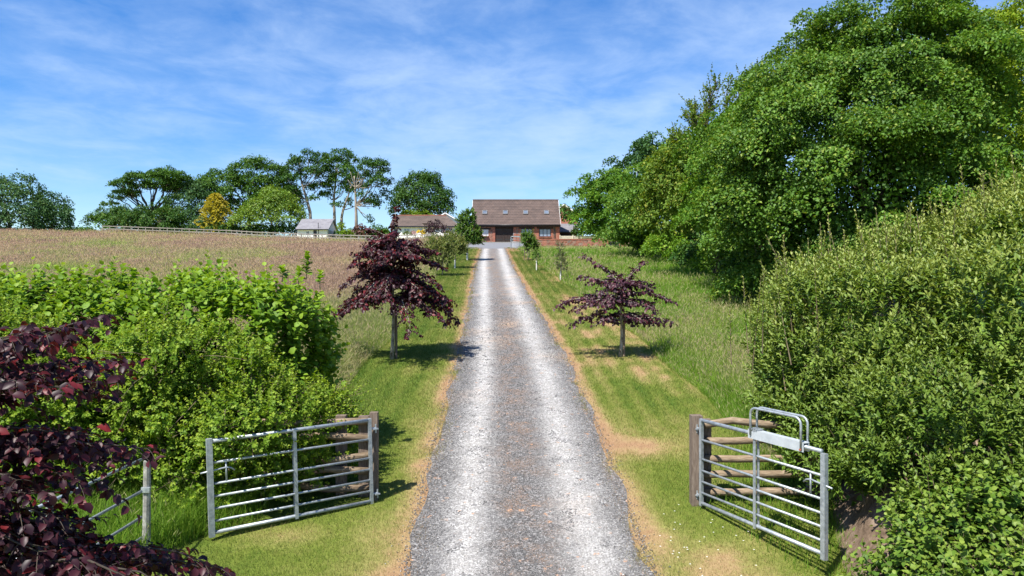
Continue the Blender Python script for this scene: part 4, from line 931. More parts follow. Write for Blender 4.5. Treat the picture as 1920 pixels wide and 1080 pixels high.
sapling('thin_sapling', 'slender upright young tree with sparse dull leaves, left of the layered copper beech', 1051, 41, 2.2, .4, [((-.05, 0, 1.9), (.13, .13, .4)), ((0, 0, 1.3), (.22, .22, .5)), ((.12, 0, .8), (.26, .26, .4))], 'dull', .085, .022, 130, 8, bark='birch_bark', sl=.25)
def ladder_stake():
    Y = 57; X = (983.5 - 960) / F * Y; z = float(prof(Y)); t = thing('tree_stake', 'dark ladder-like double stake beside the round-headed young tree', 'stake', (X, Y, z), 'tree stakes')
    for dx in (0, .22):
        m = MB(); m.tube([(X + dx, Y - .1, z - .1), (X + dx, Y - .1, z + .95)], .028, 7); m.build('post', M['post_timber'], t)
    m = MB(); m.box(X + .02, X + .2, Y - .12, Y - .08, z + .6, z + .67); m.build('crossbar', M['post_timber'], t)
ladder_stake()

# --- hedges
def hedge_left():
    rng = np.random.default_rng(66)
    t = thing('hazel_hedge', 'long broad hazel hedge with big bright leaves, left of the drive', 'hedge', (-8, 12.2, float(prof(12.2))), 'hedges by the entrance')
    lobes = []
    for x in np.arange(-16.5, -3.6, .95):
        h = 3.94 + rng.uniform(-.14, .14); lobes.append((np.array([x, 12.2 + rng.uniform(-.2, .2), h - 1.15]), np.array([1.05, 1.45, 1.25]))); lobes.append((np.array([x, 11.8 + rng.uniform(-.2, .2), 2.0]), np.array([1.1, 1.6, 1.2])))
    lobes += [(np.array([-3.9, 12.0, 3.0]), np.array([.62, 1.0, .9])), (np.array([-3.6, 11.6, 2.3]), np.array([.6, .9, .9])), (np.array([-3.2, 11.2, 1.95]), np.array([.55, .6, .65])), (np.array([-2.95, 10.95, 1.75]), np.array([.42, .4, .5]))]
    lv = Leaves(); tw = MB(); n = 7600
    P, N, I = lobe_surface(rng, lobes, n, -.5, .85)
    k = (P[:, 1] < 13.3) & (P[:, 0] > -15.5); P, N = P[k], N[k]; n = len(P)
    bump = fbm(P[:, 0] * 1.7, P[:, 2] * 1.7 + P[:, 1], 9, 3) - .5
    P = P + N * (bump * .9 - .2)[:, None]
    shoots(rng, lv, tw, P, N * .7 + np.array([0, 0, .7]) + rng.normal(0, .35, (n, 3)), rng.uniform(.22, .55, n), 9, .13, .85, ang=1.1, vv=np.clip(rng.uniform(0, 1, n) * .6 + .4 * (bump + .5), 0, 1), tip0=.6, tipw=.9, twig_r=.004, ntw=.2, upn=1.1)
    for (px, py, Z) in ((575, 478, 11.6), (600, 513, 11.3), (530, 502, 11.8), (560, 505, 11.6), (385, 505, 12), (150, 508, 12), (250, 506, 12)):
        e = W(px, py, Z); q = 36 if py < 500 else 16; L = .5 if py < 500 else .28
        shoots(rng, lv, tw, np.array([e - [0.0, 0, L * .6]]), np.array([[.05, 0, 1.]]), L * .6, q, .12, .85, ang=1.2, twig_r=.006, ntw=1.1)
    infill(rng, lv, lobes, .5, .13, .3, .78)
    st = MB()
    for i in range(90):
        x = rng.uniform(-9, -4.3); y = rng.uniform(10.9, 12.5); b = np.array([x, y, float(prof(y))])
        st.tube(curve_pts(b, b + [rng.normal(0, .6), rng.normal(.2, .3), rng.uniform(1.2, 2.0)], 0, 6, rng.normal(0, .1), rng), np.linspace(.03, .008, 6), 5)
    st.build('stem', M['twig'], t, True); tw.build('twig', M['twig'], t); lv.build('foliage', M['hazel'], t, 'oval', .12)

    t = thing('hawthorn_hedge', 'small-leaved straggling hawthorn bushes in front of the hazel, behind the plain gate', 'hedge', (-4.5, 10.2, float(prof(10.2))), 'hedges by the entrance')
    lobes = []
    for x in np.arange(-9.5, -3.0, .75):
        f = np.clip((-3.2 - x) / 1.4, 0, 1)
        lobes.append((np.array([x, 10.25 + rng.uniform(-.15, .2), 2.05 + .55 * f + rng.uniform(-.3, .25)]), np.array([.75, .85, .8]) * rng.uniform(.85, 1.1)))
        lobes.append((np.array([x, 10.2, 1.6]), np.array([.7, .7, .55])))
    lobes += [(np.array([-3.0, 10.9, 2.05]), np.array([.45, .5, .5])), (np.array([-2.85, 10.7, 1.7]), np.array([.36, .35, .42]))]
    lv = Leaves(); tw = MB(); n = 7600
    P, N, I = lobe_surface(rng, lobes, n, -.55, .85); k = (P[:, 1] < 11.3); P, N = P[k], N[k]; n = len(P)
    bump = fbm(P[:, 0] * 2.2, P[:, 2] * 2.2, 19, 3) - .5
    P = P + N * (bump * 1.2 - .12)[:, None]
    shoots(rng, lv, tw, P, N * .8 + np.array([0, 0, .45]) + rng.normal(0, .75, (n, 3)), rng.uniform(.14, .38, n), 15, .06, .82, ang=1.15, vv=np.clip(rng.uniform(0, 1, n) * .5 + .5 * (bump + .5), 0, 1), tip0=.5, twig_r=.003, ntw=.35, upn=.9)
    n = 170; P = np.stack([rng.uniform(-3.4, -2.65, n), rng.uniform(10.6, 11.8, n), rng.uniform(1.5, 2.4, n)], 1)
    shoots(rng, lv, tw, P, np.array([.8, -.3, .2]) + rng.normal(0, .35, (n, 3)), rng.uniform(.25, .6, n), 18, .05, .8, twig_r=.004, ntw=.8)
    infill(rng, lv, lobes, .4, .07, .3, .76)
    for i in range(46):
        x = rng.uniform(-6.5, -3.4); b = np.array([x, 9.6 + rng.uniform(-.1, .5), rng.uniform(1.2, 3.0)])
        tw.tube(curve_pts(b + [0, .5, .2], b + [rng.normal(0, .5), -.3, rng.uniform(-.6, .5)], .05, 6, rng.normal(0, .12), rng), np.linspace(.008, .002, 6), 4)
    tw.build('twig', M['twig'], t); lv.build('foliage', M['hawthorn'], t)
hedge_left()

def hedge_right():
    rng = np.random.default_rng(77)
    t = thing('evergreen_hedge', 'massive pale-tipped evergreen hedge swallowing the end of the loop-handled gate', 'hedge', (6.4, 9.4, float(prof(9.4))), 'hedges by the entrance')
    lobes = [(np.array([6.0, 10.3, 2.9]), np.array([2.5, 2.3, 2.0])), (np.array([4.95, 10.9, 2.4]), np.array([1.2, 1.3, 1.55])), (np.array([7.2, 9.0, 3.2]), np.array([2.5, 2.3, 2.2])), (np.array([5.6, 8.6, 2.2]), np.array([1.75, 1.45, 1.5])),
             (np.array([4.55, 9.4, 2.1]), np.array([.9, 1.1, 1.15])), (np.array([7.0, 7.4, 2.2]), np.array([1.9, 1.4, 1.6])), (np.array([8.6, 10.5, 3.3]), np.array([2.6, 2.4, 2.5])), (np.array([5.2, 11.4, 3.1]), np.array([1.2, 1.2, 1.3])), (np.array([9, 7.5, 2.5]), np.array([2.2, 2, 2])), (np.array([4.3, 8.2, 1.95]), np.array([.62, .6, .6])), (np.array([4.1, 8.6, 1.7]), np.array([.45, .6, .5])), (np.array([4.75, 7.75, 1.75]), np.array([.7, .45, .7])), (np.array([4.5, 7.8, 1.6]), np.array([.6, .4, .5])), (np.array([9.6, 9, 3.4]), np.array([2.2, 2.4, 2.6]))]
    lv = Leaves(); tw = MB(); n = 15000
    P, N, I = lobe_surface(rng, lobes, n, -.5, .86); k = (P[:, 1] < 12.2) & (P[:, 0] < 10) & (P[:, 2] > 1.1); P, N = P[k], N[k]; n = len(P)
    bump = fbm(P[:, 0] * 1.5 + P[:, 1], P[:, 2] * 1.5, 29, 3) - .5
    P = P + N * (bump * 1.1 - .3)[:, None]
    shoots(rng, lv, tw, P, N * .55 + np.array([-.05, -.05, .8]) + rng.normal(0, .25, (n, 3)), rng.uniform(.22, .5, n), 15, .095, .46, ang=1.0, vv=np.clip(rng.uniform(0, 1, n) * .6 + .4 * (bump + .5), 0, 1), tip0=.45, tipw=np.clip(.25 + (P[:, 2] - 2.2) * .22, .15, .8), twig_r=.003, ntw=.12, upn=.7)
    n = 130; k = rng.uniform(0, 1, n); P = np.stack([np.interp(k, [0, .25, 1], [3.75, 4.6, 8.0]) + rng.normal(0, .3, n), 10.5 + rng.normal(0, .6, n), np.interp(k, [0, .25, .6, 1], [3.1, 3.9, 4.5, 5.2]) + rng.normal(0, .18, n)], 1)
    shoots(rng, lv, tw, P, np.array([-.1, 0, 1.]) + rng.normal(0, .18, (n, 3)), rng.uniform(.5, .85, n), 30, .085, .44, ang=.8, tip0=.3, twig_r=.006, ntw=1.0, upn=.3)
    infill(rng, lv, lobes[:9], .5, .1, .3, .76)
    st = MB()
    for i in range(30):
        x = rng.uniform(4.9, 7.5); y = rng.uniform(8, 11); b = np.array([x, y, float(prof(y)) + .2])
        st.tube(curve_pts(b, b + [rng.normal(-.2, .6), rng.normal(.2, .3), rng.uniform(.8, 1.5)], 0, 6, rng.normal(0, .1), rng), np.linspace(.035, .008, 6), 5)
    st.build('stem', M['twig'], t, True); tw.build('twig', M['twig'], t); lv.build('foliage', M['elae'], t)
    t = thing('bramble_bush', 'broad-leaved brambles and nut shoots on the bank below the evergreen hedge', 'bush', (5.4, 7.3, float(prof(7.3)) + .5), 'hedges by the entrance')
    lobes = [(np.array([4.35, 7.2, 1.35]), np.array([.42, .4, .45])), (np.array([3.95, 6.6, .95]), np.array([.3, .35, .35])), (np.array([3.85, 7.1, 1.0]), np.array([.25, .35, .4])), (np.array([4.5, 6.9, 1.0]), np.array([.5, .4, .4])), (np.array([5.0, 7.35, 1.45]), np.array([.75, .5, .6])), (np.array([5.9, 6.9, 1.5]), np.array([.9, .6, .7])), (np.array([4.65, 6.6, 1.1]), np.array([.4, .45, .5])), (np.array([5.3, 6.3, 1.15]), np.array([.8, .5, .6])), (np.array([6.6, 6.4, 1.6]), np.array([.9, .7, .8]))]
    lv = Leaves(); tw = MB(); n = 2600
    P, N, I = lobe_surface(rng, lobes, n, -.4, .85)
    P = P + N * rng.normal(-.08, .1, (n, 1))
    shoots(rng, lv, tw, P, N + np.array([0, 0, .5]) + rng.normal(0, .4, (n, 3)), rng.uniform(.2, .45, n), 9, .075, .85, ang=1.1, twig_r=.003, ntw=.3, upn=1.0)
    infill(rng, lv, lobes, .4, .09, .3, .76)
    tw.build('twig', M['twig'], t); lv.build('foliage', M['bramble'], t, 'oval', .12)
hedge_right()

# ------------------------------------------------------------------ gates and timber fences
RAILS = [0, .237, .468, .607, .74, .875, 1.0]
GH = 1.13
def gate(label, hinge, latch_end, loop, pitch_drop=0.0, mirror=1):
    """field gate built along +x from its hinges, then turned into place"""
    hinge = np.array(hinge, float); L = 2.08
    root = thing('field_gate', label, 'gate', (0, 0, 0), 'galvanised field gates')
    for i, f in enumerate(RAILS):
        z = GH * (1 - f); r = .0245 if i in (0, 6) else .0155
        m = MB(); m.tube([(.02, 0, z), (L - .03, 0, z)], r, 10); m.build('rail', M['galv'], root, True)
    m = MB(); m.box(-.022, .022, -.022, .022, -.035, GH + .02); m.build('hinge_stile', M['galv'], root)
    m = MB(); m.box(L * .5 - .022, L * .5 + .022, -.032, -.0275, -.03, GH + .01); m.box(L * .5 - .022, L * .5 + .022, .0275, .032, -.03, GH + .01); m.build('middle_stile', M['galv'], root)
    m = MB(); m.box(L - .034, L + .034, -.03, .03, -.05, GH + .035) if not loop else m.box(L - .03, L + .03, -.028, .028, -.06, GH - .02); m.build('latch_stile', M['galv'], root)
    for z in (GH - .12, .1):
        m = MB(); m.tube([(-.02, 0, z), (-.1, 0, z)], .012, 8); m.tube([(-.09, 0, z - .07), (-.09, 0, z + .05)], .013, 8); m.box(-.12, -.045, -.03, .03, z - .022, z - .006); m.build('hinge', M['galv'], root)
    m = MB(); z1 = GH * (1 - RAILS[1]); z2 = GH * (1 - RAILS[2]); xm = L - .19
    m.tube([(xm, 0, z1), (xm, 0, z2)], .011, 8); zc = (z1 + z2) / 2 + .03
    m.tube([(xm - .1, 0, zc - .03), (xm - .06, 0, zc + .005), (xm, 0, zc + .02), (L, 0, zc), (L + .11, 0, zc - .01)], .011, 8); m.build('latch', M['galv'], root, True)
    if loop:
        x0, x1 = L * .455, L * .865; m = MB()
        m.box(x0, x1 + .03, -.046, -.038, GH - .055, GH + .055); m.box(x0, x1 + .03, .038, .046, GH - .055, GH + .055); m.box(x0, x1 + .03, -.037, .037, GH + .043, GH + .051)
        m.build('lift_channel', M['galv_white'], root)
        for yy in (-.052, .052):
            a = np.linspace(0, math.pi / 2, 6); rr = .085; H = .33; m = MB()
            P = [(x0 + .05, yy, GH - .01), (x0 + .05, yy, GH + H - rr)] + [(x0 + .05 + rr - rr * math.cos(q), yy, GH + H - rr + rr * math.sin(q)) for q in a[1:]] + \
                [(x1 - rr + rr * math.sin(q), yy, GH + H - rr + rr * math.cos(q)) for q in a] + [(x1, yy, GH - .03)]
            m.tube(P, .0145, 9); m.build('loop_handle', M['galv'], root, True)
        m = MB()
        for k in range(4): m.box(x0 + .03 + k * .035, x0 + .05 + k * .035, -.058, .058, GH + .052 + .006 * (k % 2), GH + .075)
        m.build('spring_catch', M['galv'], root)
        m = MB(); m.tube([(x1, -.062, GH - .03), (x1, -.07, GH - .03)], .014, 8); m.build('pivot_bolt', M['rust'], root)
    place_gate(root, hinge, latch_end, pitch_drop); return root

def place_gate(root, hinge, latch_end, drop):
    d = np.array(latch_end, float)[:2] - np.array(hinge, float)[:2]
    root.location = tuple(float(a) for a in hinge); root.rotation_euler = (0, math.asin(drop / 2.08), math.atan2(d[1], d[0]))

g1 = gate('plain galvanised field gate open in front of the left hedge', (-1.95, 10.0, 1.14), (-3.72, 8.87), False, .06)
g2 = gate('galvanised field gate with a tall loop handle, open beside the evergreen hedge', (2.585, 9.83, 1.165), (3.465, 7.88), True, 0.0)
def copy_tree(o, parent=None):
    c = o.copy(); COL.objects.link(c)
    if parent is not None: c.parent = parent
    for ch in [q for q in bpy.data.objects if q.parent is o]: copy_tree(ch, c)
    return c
g3 = copy_tree(g2); g3['label'] = 'small-looking distant field gate with loop handle in front of the brick house'
place_gate(g3, (1.75, 76.2, float(prof(76)) - .0), (-.2, 75.2), 0.0)

def rail_fence(label, sgn, hx, hy, posts, x_end, group):
    z = float(prof(hy)); t = thing('rail_fence', label, 'fence', (hx, hy, z), group)
    w_ = .055 if sgn < 0 else .075; m = MB(); m.box(hx - w_, hx + w_, hy - w_, hy + w_, z - .15, z + 1.24); m.build('gate_post', M['post_timber'], t)
    m = MB(); m.box(hx + sgn * .17 - .07, hx + sgn * .17 + .07, hy + .09, hy + .2, z - .12, z + 1.16); m.build('post', M['post_timber'], t)
    for x in posts:
        m = MB(); m.box(x - .07, x + .07, hy + .15, hy + .27, float(prof(hy + .2)) - .15, z + 1.16); m.build('post', M['post_timber'], t)
    for k in range(5):
        zz = z + .16 + k * .235; m = MB()
        m.tube(curve_pts((hx + sgn * .08, hy + .05, zz + RNG.normal(0, .006)), (x_end, hy + .13, zz + RNG.normal(0, .012)), 0, 5, .004, RNG) , [.05, .051, .052, .051, .05], 10); m.build('rail', M['timber'], t, True)
rail_fence('five-rail timber fence behind the plain gate, running into the hawthorn', -1, -1.94, 10.13, (-2.45, -4.2), -4.3, 'timber rail fences at the entrance')
rail_fence('five-rail timber fence behind the loop-handled gate, running into the evergreen hedge', 1, 2.55, 9.98, (4.25,), 4.5, 'timber rail fences at the entrance')

def side_gate():
    X = -4.3; t = thing('metal_hurdle', 'half-hidden galvanised hurdle behind the foreground copper beech leaves', 'gate', (X, 8.45, float(prof(8.45))))
    z0 = float(prof(7.0))
    for z in (CAMZ - 1.99, CAMZ - 2.36, CAMZ - 2.66, CAMZ - 2.9):
        m = MB(); m.tube([(X, 8.35, z - .0), (X, 6.0, z)], .017, 9); m.build('rail', M['galv'], t, True)
    for y in (6.7, 6.02):
        m = MB(); m.box(X - .02, X + .02, y - .03, y + .03, CAMZ - 3.2, CAMZ - 1.93); m.build('upright', M['galv'], t)
    X2 = -4.3; t = thing('wooden_post', 'grey lichened gate post left of the plain gate', 'post', (X2, 8.46, float(prof(8.46))))
    m = MB(); z = float(prof(8.46)); m.tube([(X2, 8.46, z - .1), (X2 + .01, 8.46, z + .6), (X2 + .015, 8.46, z + 1.14)], [.05, .043, .041], 9); m.build('shaft', M['lichen_post'], t)
    m = MB(); m.box(X2 - .03, X2 + .07, 8.40, 8.43, z + .78, z + .84); m.build('strap', M['galv'], t)
side_gate()

def far_fence():
    pts = [(-66.5, 117.0), (-45, 114), (-30, 104), (-19, 99), (-10.6, 96.5)]
    P = np.array(pts); t = thing('field_fence', 'long grey post-and-rail fence across the top of the left field', 'fence', (P[2][0], P[2][1], float(G(*P[2]))))
    d = np.r_[0, np.cumsum(np.linalg.norm(np.diff(P, axis=0), axis=1))]; n = int(d[-1] / 1.25)
    s = np.linspace(0, d[-1], n + 1); XY = np.stack([np.interp(s, d, P[:, 0]), np.interp(s, d, P[:, 1])], 1); Z = G(XY[:, 0], XY[:, 1]) + .12
    for i in range(n + 1):
        x, y = XY[i]; m = MB(); m.box(x - .06, x + .06, y - .05, y + .05, Z[i] - .4, Z[i] + 1.0 + RNG.normal(0, .02)); m.build('post', M['grey_timber'], t)
    for h in (.88, .45):
        m = MB()
        for i in range(n): m.bar((XY[i][0], XY[i][1] - .07, Z[i] + h + RNG.normal(0, .008)), (XY[i + 1][0] - .01, XY[i + 1][1] - .07, Z[i + 1] + h), .04, .13)
        m.build('rail', M['grey_timber'], t)
far_fence()

# ------------------------------------------------------------------ brick house
def wall_faces(m, x0, x1, z0, z1, y, ops):
    """front wall as a sheet with real openings: strips round each opening"""
    xs = sorted({x0, x1} | {o[0] for o in ops} | {o[1] for o in ops})
    for a, b in zip(xs[:-1], xs[1:]):
        zs = [(z0, z1)]
        for o in ops:
            if o[0] < b - 1e-6 and o[1] > a + 1e-6:
                nz = []
                for p, q in zs:
                    if o[3] <= p or o[2] >= q: nz.append((p, q)); continue
                    if o[2] > p: nz.append((p, o[2]))
                    if o[3] < q: nz.append((o[3], q))
                zs = nz
        for p, q in zs: m.poly([(a, y, p), (b, y, p), (b, y, q), (a, y, q)])
    for (a, b, p, q) in ops:
        d = y + .22
        m.poly([(a, y, p), (a, y, q), (a, d, q), (a, d, p)]); m.poly([(b, y, p), (b, d, p), (b, d, q), (b, y, q)])
        m.poly([(a, y, q), (b, y, q), (b, d, q), (a, d, q)]); m.poly([(a, y, p), (a, d, p), (b, d, p), (b, y, p)])

def window(parent, a, b, p, q, y, nx, frame, glass, fw=.07, sill=None):
    m = MB(); m.box(a, b, y + .02, y + .09, q - fw, q); m.box(a, b, y + .02, y + .09, p, p + fw)
    xs = np.linspace(a, b, nx + 1)
    for i, x in enumerate(xs):
        w = fw if i in (0, nx) else fw * .9; x0 = x if i == 0 else (x - w if i == nx else x - w / 2); m.box(x0, x0 + w, y + .022, y + .088, p + fw, q - fw)
    w = m.build('window', M[frame], parent)
    g = MB(); g.poly([(a + .02, y + .055, p + .02), (b - .02, y + .055, p + .02), (b - .02, y + .055, q - .02), (a + .02, y + .055, q - .02)]); g.build('pane', M[glass], w)
    if sill: s = MB(); s.box(a - .06, b + .06, y - .26, y + .02, p - .09, p); s.build('sill', M[sill], w)

def tiled_slope(m, x0, x1, ya, za, yb, zb, courses, th=.05):
    """roof plane from the eave (ya, za) to the ridge (yb, zb) laid in overlapping courses"""
    for k in range(courses):
        f0, f1 = k / courses, (k + 1) / courses
        y0, z0 = ya + (yb - ya) * f0, za + (zb - za) * f0; y1, z1 = ya + (yb - ya) * f1, za + (zb - za) * f1
        V = []
        for x in (x0, x1):
            V += [(x, y0, z0), (x, y0, z0 + th), (x, y1, z1 + .004), (x, y1, z1 - .05)]
        m.add(V, [(0, 1, 2, 3), (7, 6, 5, 4), (0, 4, 5, 1), (1, 5, 6, 2), (2, 6, 7, 3), (3, 7, 4, 0)])

def house():
    Y = 90.0; k = Y / F; z0 = float(prof(Y)); X = lambda p: (p - 960) * k; Zp = lambda p: CAMZ + (540 - p) * k
    x0, x1 = X(886.5), X(1049); zt = Zp(417.5)
    t = thing('brick_house', 'long red brick and stone barn-style house with brown tiled roof and four rooflights', 'house', ((x0 + x1) / 2, Y, z0))
    door = (X(928.5), X(962.5), z0 + .02, Zp(425.5)); w1 = (X(904.5), X(915.5), Zp(442.5), Zp(430.5)); w2 = (X(977), X(997.5), Zp(443), Zp(429)); w3 = (X(1011), X(1033), Zp(444), Zp(429))
    m = MB(); wall_faces(m, x0, x1, z0 - .5, zt, Y, [door, w1, w2, w3])
    D = 8.2; yr = Y + D / 2; zr = Zp(417) + 0; zr = CAMZ + (540 - 375.5) * yr / F
    for x in (x0, x1): m.poly([(x, Y, z0 - .5), (x, Y + D, z0 - .5), (x, Y + D, zt), (x, yr, zr - .1), (x, Y, zt)])
    m.poly([(x0, Y + D, z0 - .5), (x1, Y + D, z0 - .5), (x1, Y + D, zt), (x0, Y + D, zt)]); m.build('wall', M['stone_brick'], t)
    for a, b in ((x0 - .03, x0 + .35), (X(923.5), door[0] - .002), (door[1] + .002, X(967.5)), (X(972), w2[0] - .01), (w2[1] + .01, X(1010.5)), (w3[1] + .01, X(1037)), (X(1043), x1 + .03)):
        q = MB(); q.box(a, b, Y - .03, Y + .1, z0 - .3, zt - .02); q.build('brick_pier', M['brick'], t)
    m = MB(); m.box(x0 - .1, x1 + .1, Y - .12, Y - .035, z0 - .3, z0 + .12); m.build('plinth', M['brick'], t) if False else None
    for i, (a, b, p, qz) in enumerate((door, w1, w2, w3)):
        m = MB(); m.box(a - .28, b + .28, Y - .045, Y + .12, qz, qz + .2); m.build('lintel', M['dark_wood'], t)
    # two leaf door
    mid = (door[0] + door[1]) / 2
    for a, b in ((door[0], mid - .008), (mid + .008, door[1])):
        m = MB(); n = 7; w = (b - a) / n
        for i in range(n): m.box(a + i * w + .004, a + (i + 1) * w - .004, Y + .1, Y + .15, door[2], door[3] - .01)
        m.box(a, b, Y + .16, Y + .18, door[2], door[3] - .01); d = m.build('door', M['dark_wood'], t)
        h = MB()
        for zz in (.35, 1.55): h.box(a + .05, b - .25, Y + .085, Y + .098, door[2] + zz, door[2] + zz + .06)
        h.build('hinge', M['iron'], d)
        h = MB(); hx = b - .1 if a < mid - .5 else a + .1; h.box(hx - .02, hx + .02, Y + .05, Y + .095, door[2] + .95, door[2] + 1.15); h.build('handle', M['iron'], d)
    window(t, *w1, Y, 1, 'white_paint', 'blind', .05, 'brick'); window(t, *w2, Y, 3, 'black', 'glass', .07, 'brick'); window(t, *w3, Y, 3, 'black', 'glass', .08, 'brick')
    ye = Y - .42; ze = Zp(418) ; ze = zt + .04 - .42 * (zr - zt) / (yr - Y)
    r = MB(); tiled_slope(r, x0 - .2, x1 + .12, ye, ze, yr, zr, 15, .06); tiled_slope(r, x0 - .2, x1 + .12, Y + D + .4, ze, yr, zr, 15, .06); rf = r.build('roof', M['tile'], t)
    m = MB(); m.tube([(x0 - .22, yr, zr + .02), (x1 + .14, yr, zr + .02)], .11, 8); m.build('ridge_tiles', M['tile_dark'], rf)
    for xx in (x0 - .23, x1 + .121):
        m = MB(); m.bar((xx + .012, ye, ze - .07), (xx + .012, yr, zr - .07), .025, .2); m.build('bargeboard', M['white_paint'], rf)
    m = MB(); m.box(x0 - .15, x1 + .1, ye + .05, ye + .08, ze - .24, ze - .03); m.box(x0 - .15, x1 + .1, ye + .081, Y - .05, ze - .24, ze - .21); m.build('fascia', M['dark_wood'], t)
    m = MB(); m.tube([(x0 - .15, ye - .02, ze - .04), (x1 + .12, ye - .02, ze - .04)], .075, 10); m.build('gutter', M['black'], t, True)
    m = MB(); dx = X(1040); m.tube([(dx, ye - .0, ze - .08), (dx, Y - .1, ze - .45), (dx, Y - .1, z0 + .1)], .04, 8); m.build('downpipe', M['black'], t)
    sl = math.atan2(zr - ze, yr - ye); up = np.array([0, math.cos(sl), math.sin(sl)]); nn = np.array([0, -math.sin(sl), math.cos(sl)])
    for px in (909, 947.5, 985.5, 1024.5):
        f = .47; c = np.array([0, ye + (yr - ye) * f, ze + (zr - ze) * f + .05]); c[0] = (px - 960) / F * c[1]
        fr = MB(); a = .31; b = .43
        def ob(m, u0, u1, v0, v1, n0, n1):
            V = [c + np.array([u, 0, 0]) + up * v + nn * n for u in (u0, u1) for v in (v0, v1) for n in (n0, n1)]
            m.add(V, [(0, 1, 3, 2), (4, 6, 7, 5), (0, 4, 5, 1), (2, 3, 7, 6), (0, 2, 6, 4), (1, 5, 7, 3)])
        ob(fr, -a, a, -b, -b + .1, 0, .1); ob(fr, -a, a, b - .08, b, 0, .1); ob(fr, -a, -a + .08, -b + .1, b - .08, 0, .1); ob(fr, a - .08, a, -b + .1, b - .08, 0, .1)
        w = fr.build('rooflight', M['lead'], rf); g = MB(); ob(g, -a + .07, a - .07, -b + .09, b - .07, .02, .06); g.build('pane', M['roof_glass'], w)
    m = MB(); m.box(x0 - .4, x1 + .2, Y - .5, Y - .14, z0 - .2, z0 + .05); m.build('doorstep', M['grey_timber'], t)
house()

def annex():
    Y = 96.0; k = Y / F; X = lambda p: (p - 960) * k; Zp = lambda p: CAMZ + (540 - p) * k; z0 = float(prof(Y))
    t = thing('outbuilding', 'low dark outbuilding with slate roof joined to the right of the brick house', 'shed', (X(1068), Y, z0))
    m = MB(); a, b = X(1046), X(1083); D = 4.0; zt = Zp(433); zr = CAMZ + (540 - 419.5) * (Y + 2) / F
    m.poly([(a, Y, z0 - .5), (b, Y, z0 - .5), (b, Y, zt), (a, Y, zt)]); m.poly([(a, Y + D, z0 - .5), (b, Y + D, z0 - .5), (b, Y + D, zt), (a, Y + D, zt)])
    for x in (a, b): m.poly([(x, Y, z0 - .5), (x, Y + D, z0 - .5), (x, Y + D, zt), (x, Y + 2, zr - .08), (x, Y, zt)])
    m.build('wall', M['dark_wood'], t)
    r = MB(); tiled_slope(r, a - .1, b + .2, Y - .25, zt - .14, Y + 2, zr, 8); tiled_slope(r, a - .1, b + .2, Y + D + .25, zt - .14, Y + 2, zr, 8); r.build('roof', M['slate'], t)
    m = MB(); m.box(a, b + .15, Y - .3, Y - .255, zt - .28, zt - .1); m.build('fascia', M['black'], t)
annex()

def picket():
    Y = 84.0; k = Y / F; X = lambda p: (p - 960) * k; Zp = lambda p: CAMZ + (540 - p) * k; z0 = float(prof(Y))
    t = thing('picket_fence', 'pale close-boarded garden fence above the low brick wall', 'fence', (X(1086), Y, z0)); m = MB(); n = 52; a, b = X(1050.5), X(1122)
    for i in range(n):
        x = a + (b - a) * i / n; m.box(x, x + (b - a) / n * .72, Y, Y + .02, z0, Zp(442.2) + RNG.normal(0, .006))
    m.build('board', M['picket'], t)
    m = MB()
    for z in (Zp(443.3), Zp(447)): m.box(a, b, Y + .022, Y + .07, z - .04, z + .04)
    m.build('rail', M['picket'], t)
    for px in (1050, 1074, 1098, 1122):
        m = MB(); m.box(X(px) - .05, X(px) + .05, Y - .11, Y - .002, z0, Zp(440.8)); m.build('post', M['picket'], t)
picket()

def brick_wall():
    Y = 78.0; k = Y / F; X = lambda p: (p - 960) * k; Zp = lambda p: CAMZ + (540 - p) * k; z0 = float(prof(Y))
    t = thing('garden_wall', 'low stone and red brick wall with gate pillars in front of the house', 'wall', (X(1080), Y, z0))
    m = MB(); m.box(X(997), X(1132.5), Y, Y + .3, z0 - .4, Zp(449.8)); m.box(X(1170.5), X(1192), Y, Y + .3, z0 - .4, Zp(450)); m.build('masonry', M['stone_brick'], t)
    m = MB(); m.box(X(997), X(1132.5), Y - .03, Y + .33, Zp(449.8), Zp(447.8)); m.box(X(1170.5), X(1192), Y - .03, Y + .33, Zp(450), Zp(448.2)); m.build('coping', M['brick'], t)
    for a, b in ((1132.5, 1140.5), (1161, 1170)):
        m = MB(); m.box(X(a), X(b), Y - .08, Y + .38, z0 - .4, Zp(446.8)); p = m.build('pillar', M['brick'], t)
        m = MB(); m.box(X(a) - .04, X(b) + .04, Y - .12, Y + .42, Zp(446.8), Zp(444.8)); m.build('capstone', M['grey_timber'], p)
    t = thing('iron_gate', 'dark iron garden gate between the two brick pillars', 'gate', (X(1151), Y + .1, z0)); a, b = X(1141), X(1160.5); zt = Zp(449); zb = z0 + .08
    m = MB(); m.box(a, a + .06, Y + .1, Y + .14, zb, zt); m.box(b - .06, b, Y + .1, Y + .14, zb, zt); m.box(a + .06, b - .06, Y + .1, Y + .14, zt - .05, zt); m.box(a + .06, b - .06, Y + .1, Y + .14, zb, zb + .05); m.build('frame', M['iron'], t)
    m = MB()
    for x in np.linspace(a + .12, b - .12, 9): m.tube([(x, Y + .12, zb + .05), (x, Y + .12, zt - .05)], .014, 6)
    m.box(a + .06, b - .06, Y + .105, Y + .135, (zb + zt) / 2, (zb + zt) / 2 + .04); m.build('bars', M['iron'], t)
brick_wall()

